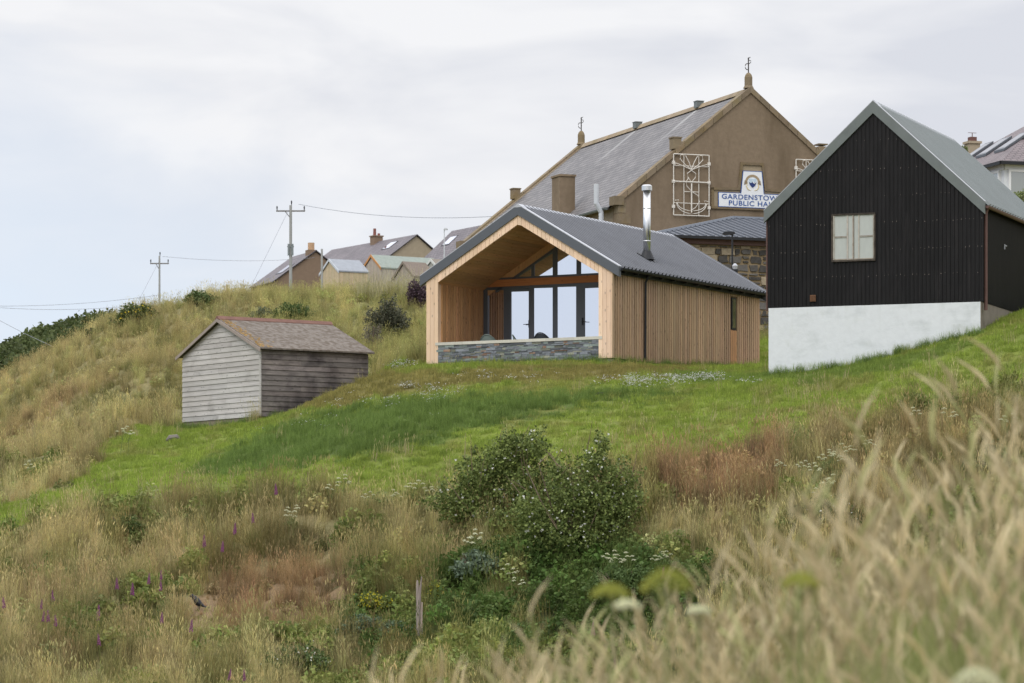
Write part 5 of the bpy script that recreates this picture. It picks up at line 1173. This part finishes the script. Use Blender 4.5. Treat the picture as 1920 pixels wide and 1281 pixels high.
bush('hedge_bush', 1908, 392, 1.2, .8, 'leafy green shrub beneath the white windows at the right edge', (.1, .14, .04), (.3, .34, .14), 2500, .07, 5, 1, seed=17, Y=135)
bush('hedge_bush', 1806, 290, .5, .45, 'tiny green shrub beside the right-hand chimney', (.1, .14, .04), (.26, .3, .12), 700, .06, 4, .6, seed=18, Y=150)
bush('bramble_patch', 1560, 1000, 2.0, .9, 'dark bramble clump half hidden by blurred grass heads', RG0, (.14, .18, .06), 5000, .06, 6, 1.6, ((.85, .85, .8), 20, .05), seed=19)
bush('bramble_patch', 240, 1010, 1.0, .7, 'dark green bramble clump in the rough grass of the lower left', RG0, (.14, .18, .06), 2400, .055, 5, 1.1, seed=20)
bush('bramble_patch', 700, 1200, 1.8, .6, 'bluish green leafy clump left of the old post', (.06, .1, .06), (.16, .22, .13), 3600, .06, 6, 1.4, seed=21)
bush('bramble_patch', 905, 1090, 1.4, .7, 'grey-green thistle clump below the rose bushes', (.08, .12, .08), (.2, .25, .16), 2800, .07, 6, 1.2, seed=22)
bush('bramble_patch', 1180, 1130, 2.2, .9, 'deep green nettle clump at the lower centre', RG0, (.12, .18, .06), 5200, .06, 6, 1.6, seed=23)
bush('bramble_patch', 560, 1270, 1.8, .7, 'bramble clump with tiny white flowers at the bottom edge', RG0, (.14, .19, .07), 4000, .055, 6, 1.5, ((.8, .8, .72), 40, .04), seed=24)
bush('bramble_patch', 1850, 900, 1.4, .9, 'dark leafy clump behind blurred grass at the right', RG0, (.13, .16, .06), 3500, .06, 6, 1.5, seed=25)
bush('broom_patch', 680, 1150, 1.6, .5, 'yellow-flowering low plants left of the old post', (.09, .12, .03), (.22, .24, .06), 2600, .05, 6, 1.2, ((.62, .55, .05), 110, .045), seed=26)
bush('broom_patch', 815, 1135, .7, .5, 'small yellow-flowering plant right of the old post', (.09, .12, .03), (.24, .26, .06), 1300, .05, 4, .7, ((.62, .55, .05), 50, .045), seed=27)
bush('tall_pale_grass', 735, 560, 1.6, .05, 'sheaf of long pale grass on the crest above the dark bush', (.3, .28, .16), (.5, .45, .28), 10, .02, 3, .4, cat='grass clump', seed=28)
go_ = [o for o in bpy.data.objects if o.name.startswith('tall_pale_grass')][0]
for ch_ in list(go_.children): bpy.data.objects.remove(ch_)
nb = NB(); g_ = np.random.default_rng(5)
for xo in np.linspace(-1.1, 1.1, 9):
    P0 = NB(); tp, dv, hh = blades(nb, 60, .2, .6, 1.35, .008, .3, .35, (.34, .33, .19), (.62, .56, .36), 5, g_); nb.V[-1][:, 0] += xo
nb.obj('blades', m_leaf, go_)

# far gorse cover on the distant slope
x, y = cand(6, 168, 203, -200, 240); k_ = rng.random(len(x)) < 1; x, y = x[k_], y[k_]; n = len(x)
def gorse_proto(seed):
    g_ = np.random.default_rng(seed); nb = NB(); leaves(nb, 420, blob([(0, 0, .4, .55, .55, .45), (.3, .2, .6, .3, .3, .35)]), .11, (.6, .75, .5), (1.5, 1.5, 1.3), g_, .6); return nb.mesh('gorse', m_leafi)
pc_g = proto_coll('gorse', [gorse_proto(i) for i in range(3)])
scatter('gorse_cover', np.column_stack([x, y]), rng.uniform(.7, 1.7, n), np.array([.085, .1, .045])*rng.uniform(.6, 1.4, (n, 1)), rng.integers(0, 3, n), pc_g, 'dark green gorse covering the distant slope at the left edge')

# ---- foreground grass, out of focus
def fore_tuft(seed, green=False):
    g_ = np.random.default_rng(seed); nb = NB()
    blades(nb, 20, .14, .25, .65, .003, .15, .35, (.3, .42, .2), (.8, .95, .5), 5, g_)
    tp, dv, hh = blades(nb, 5, .14, .55, 1.0, .0015, .08, .18, (.9, .9, .8), (1.15, 1.05, .95), 5, g_)
    heads(nb, tp, dv, .14, .011, (1.15, 1.08, 1.0), (1.55, 1.48, 1.38), 4, g_, .5); return nb.mesh('tuft', m_leafi)
pc_f = proto_coll('fore', [fore_tuft(i) for i in range(5)])
def fore(dens, y0, y1):
    x, y = cand(dens, y0, y1, 100, 2700); px = 960+F*x/y
    lim = .15+.85*np.clip((px-400)/950, 0, 1); k_ = rng.random(len(x)) < lim; return x[k_], y[k_]
fx_, fy_ = [np.concatenate(q) for q in zip(fore(33, 8.5, 14), fore(15, 14, 20))]; n = len(fx_); hi_ = np.clip((fx_/fy_*F+960-1350)/500, 0, 1)*(rng.random(n) < .3)
base = np.where(rng.random((n, 1)) < .74, np.array([[.455, .41, .28]]), np.array([[.33, .345, .18]]))*rng.uniform(.75, 1.25, (n, 1))
scatter('foreground_grass', np.column_stack([fx_, fy_]), rng.uniform(.7, 1.1, n)*(1+.25*hi_), base, rng.integers(0, 5, n), pc_f, 'out-of-focus feathery grass heads close to the camera at the lower right', wind=(.05, -.12))

# ---- foxgloves
m_fox = M('magenta_bells', lin(128, 62, 114), .6, .2, 20); m_fst = M('flower_stem', lin(104, 116, 66), .8, .15, 8); m_umb = M('cream_umbels', lin(222, 222, 190), .8, .1, 20); m_umg = M('green_umbels', lin(168, 172, 84), .8, .15, 10)
st_ = MB(); st_.tube([(0, 0, -.1), (.01, 0, .5), (0, 0, 1.06)], [.008, .007, .004], 5)
for i in range(6): a = i*1.1; st_.add([(0, 0, .05+i*.03), (.07*cos(a), .07*sin(a), .12+i*.03), (.16*cos(a+.1), .16*sin(a+.1), .1+i*.03), (.07*cos(a+.5), .07*sin(a+.5), .08+i*.03)], [(0, 1, 2, 3)])
sp = MB()
for i in range(26):
    a = i*2.4; z = .8+i*.0105; r = .062*(1-(i/30)**1.6)+.008; sp.tube([(.006*cos(a), .006*sin(a), z), (r*.6*cos(a), r*.6*sin(a), z-.008), (r*cos(a), r*sin(a), z-.035)], [.006, .014*(1-i/40), .018*(1-i/40)], 6)
FX = [(14,1130,'lowest left'),(75,1125,''),(105,1118,''),(385,1022,''),(437,996,''),(413,1026,''),(275,1084,''),(301,1072,''),(221,1098,''),(301,1100,''),(181,1150,''),(185,1148,''),(78,1156,''),(92,1160,''),(106,1168,''),(302,1163,''),(190,1205,''),(354,1181,''),(422,1268,''),(247,1114,''),(522,920,''),(460,1270,''),(478,970,''),(1110,1195,''),(1160,1250,''),(1240,1075,'')]
near = ['the left frame edge', 'the left frame edge', 'a green patch at the far left', 'the upper bank, tallest of its pair', 'the upper bank, alone and highest', 'the upper bank, smaller of its pair', 'the middle left bank', 'the middle left bank, above the pink drift', 'the left bank among straw stems', 'the pink drift, at its right', 'the pink drift, largest of its pair', 'the pink drift, smaller of its pair', 'the lower left scrub', 'the lower left scrub, second from the edge', 'the lower left scrub, third from the edge', 'the lower bank left of the bird', 'the lowest left bank', 'the bare reddish bank right below the bird', 'the bottom edge', 'the middle of the pink drift', 'the lawn edge', 'the bottom edge, rightmost', 'the straw slope right of the pair', 'the blurred grass below the centre', 'the blurred grass at the bottom centre', 'the blurred grass right of the rose bushes']
proto = None
for i, ((px, py, _), nl) in enumerate(zip(FX, near)):
    s_ = 1; y_ = ground_hit(px, py+68)
    if proto is None:
        proto = empty('foxglove', y_, 0, '', 'foxglove', 'foxgloves on the rough bank'); st_.build('stem', m_fst, proto); sp.build('flower_spike', m_fox, proto); o = proto
    else: o = copy_tree(proto)
    o.location = y_; o.rotation_euler = (rnd.uniform(-.1, .1), rnd.uniform(-.12, .12), rnd.uniform(0, 6)); s_ = rnd.uniform(.8, 1.05); o.scale = (s_*.62, s_*.62, s_)
    tag(o, 'magenta foxglove spike by '+nl)
# ---- umbellifers
def umbel_plant(seed, green=False):
    q = random.Random(seed); a_ = MB(); b_ = MB(); a_.tube([(0, 0, -.1), (0, 0, .5)], [.01, .007], 5)
    for i in range(6):
        an = i*2.4; r = q.uniform(.05, .2); z = q.uniform(.62, .8); t_ = (r*cos(an), r*sin(an), z); a_.tube([(0, 0, .42+i*.02), (t_[0]*.6, t_[1]*.6, z-.15), t_], [.005, .004, .003], 4)
        for k in range(10):
            c = k*2.4; rr = .055*sqrt(k/10); x, y_, zz = t_[0]+rr*cos(c), t_[1]+rr*sin(c), z+.03-8*rr*rr+q.uniform(-.006, .006); b_.tube([(x, y_, zz-.004), (x, y_, zz+.006)], [.012, .016], 6, tv(.85, 1.1))
            if k % 3 == 0: a_.tube([t_, (x, y_, zz)], .002, 3)
    return a_, b_
UM = [(1560,848),(1545,858),(1580,852),(1595,843),(1620,832),(1530,878),(1550,900),(1535,920),(1560,905),(1460,865),(1500,868),(1720,770),(1780,780),(1140,1045),(1150,1052),(1180,1050),(1240,1048),(1250,1040),(540,955),(550,968),(620,912),(640,905),(225,797),(240,795),(60,860),(690,925),(735,925),(770,912),(800,918),(895,1010),(880,1025),(960,1075),(975,1085),(1885,795)]
proto = None
for i, (px, py) in enumerate(UM):
    y_ = ground_hit(px, py+62)
    if proto is None:
        a_, b_ = umbel_plant(3); proto = empty('cow_parsley', y_, 0, '', 'wild flower', 'cow parsley plants in the rough grass'); a_.build('stem', m_fst, proto); b_.build('flower_head', m_umb, proto); o = proto
    else: o = copy_tree(proto)
    o.location = y_; o.rotation_euler = (rnd.uniform(-.12, .12), rnd.uniform(-.12, .12), rnd.uniform(0, 6)); s_ = rnd.uniform(.85, 1.15); o.scale = (s_*.95, s_*.95, s_*1.1)
    where = 'the scattered drift on the right-hand slope' if px > 1440 else ('the dark green hollow at the lower centre' if px > 860 else ('the lawn edge left of the rose bushes' if px > 500 else 'the grassy left edge above the lawn'))
    tag(o, 'cream flat-topped wild flower in '+where)
# near hogweeds, blurred
for i, (px, py, Y, sc_, lb) in enumerate(((1250,1078,8.5,1.0,'largest blurred yellow-green umbel at the lower centre'), (1145,1105,9,.75,'smaller blurred yellow-green umbel left of the largest one'), (1175,1135,10,.6,'blurred cream umbel below the two yellow-green ones'), (1500,1085,9.5,.8,'blurred yellow-green umbel in the right-hand grass'), (1830,1265,8,.9,'blurred pale umbel at the bottom right corner'), (1310,1145,11,.6,'blurred cream umbel amid grass stems right of the centre'))):
    t_ = P3(px, py, Y); zb = hz(t_.x, t_.y); H_ = max(.3, t_.z-zb); r_ = empty('hogweed', (t_.x, t_.y, zb), rnd.uniform(0, 6), lb, 'wild flower', 'blurred umbels in the foreground')
    a_ = MB(); a_.tube([(0, 0, -.1), (0, 0, H_-.05)], [.006, .004], 6); b_ = MB(); mm = m_umb if 'cream' in lb or 'pale' in lb else m_umg
    for k in range(40):
        c = k*2.4; rr = .065*sc_*sqrt(k/40); x, y_ = rr*cos(c), rr*sin(c); zz = H_+.01-1.5*rr*rr*8; b_.tube([(x, y_, zz-.004), (x, y_, zz+.007)], [.004, .0075], 5, tv(.85, 1.1)); 
        if k % 4 == 0: a_.tube([(0, 0, H_-.06), (x, y_, zz)], .0014, 3)
    a_.build('stem', m_fst, r_); b_.build('flower_head', mm, r_)

# ---- old split post
pp = ground_hit(787, 1212); r_ = empty('old_post', pp, 0, 'weathered split wooden fence post standing in the lower bank', 'post')
m_post = wood('grey_post', lin(150, 138, 130), lin(96, 84, 78), .35, False, 'z', None, .9)
g = MB(); H_ = 1.48; g.tube([(-.03, 0, -.2), (-.035, 0, .5), (-.03, 0, .95), (-.05, 0, H_*.9), (-.055, 0, H_)], [.055, .05, .055, .035, .02], 7); g.tube([(.035, .02, -.1), (.035, .01, .5), (.05, 0, .98)], [.035, .032, .02], 6, (1.5, 1.45, 1.4)); g.tube([(-.02, 0, .9), (.0, .0, 1.2), (.045, 0, H_*1.06)], [.05, .035, .012], 6, (.9,)*3)
g.build('timber', m_post, r_)
# ---- rock by the shed
pr_ = ground_hit(325, 826); g = MB(); g.tube([(-.22, 0, -.02), (-.1, 0, .06), (.1, .03, .09), (.25, 0, .0)], [.03, .1, .09, .02], 7); o = g.build('rock', mk('grey_rock', (120, 114, 106)), None, label='flat grey rock in the lawn beside the shed', cat='rock'); o.location = pr_
pr_ = ground_hit(1130, 743); g = MB(); g.tube([(-.28, 0, .0), (-.1, 0, .04), (.1, .03, .045), (.25, 0, .0)], [.02, .06, .06, .02], 7, (.4,)*3); o = g.build('rock', mk('dark_rock', (120, 114, 106)), None, label='small dark flat stone in the clover before the cabin', cat='rock'); o.location = pr_

# ---- the crow: one continuous skinned body
pc_ = ground_hit(372, 1147); cw_o = empty('crow', pc_+Vector((0, 0, .0)), radians(-20), 'black crow standing alert on the reddish bank, beak to the left', 'bird')
lofts = [(-.245, .335, .006, .006), (-.215, .345, .016, .016), (-.185, .355, .036, .036), (-.155, .345, .038, .042), (-.125, .31, .042, .05), (-.085, .26, .062, .078), (-.03, .21, .078, .088), (.03, .165, .068, .07), (.09, .13, .045, .04), (.15, .10, .038, .02), (.23, .07, .042, .012), (.27, .06, .03, .006)]
g = MB(); n = 12; vs = []
for x, z, ry_, rz_ in lofts:
    for k in range(n): a = 2*pi*k/n; vs.append((x+.35*rz_*sin(a), ry_*cos(a), z+rz_*sin(a)))
fs = [(i*n+k, i*n+(k+1) % n, (i+1)*n+(k+1) % n, (i+1)*n+k) for i in range(len(lofts)-1) for k in range(n)]+[tuple(range(n))[::-1], tuple((len(lofts)-1)*n+k for k in range(n))]
g.add(vs, fs); m_crow = M('crow_feathers', (.014, .014, .018), .5, .2, 12)
for sgn in (-1, 1):
    g.tube([(0, sgn*.03, .15), (.01, sgn*.035, .08), (-.005, sgn*.035, .0)], [.018, .008, .006], 6)
    for dx, dy in ((-.05, 0), (-.035, .025), (-.035, -.025), (.03, 0)): g.tube([(-.005, sgn*.035, .006), (-.005+dx, sgn*.035+dy, .002)], [.005, .003], 4)
g.build('body', m_crow, cw_o, smooth=True)
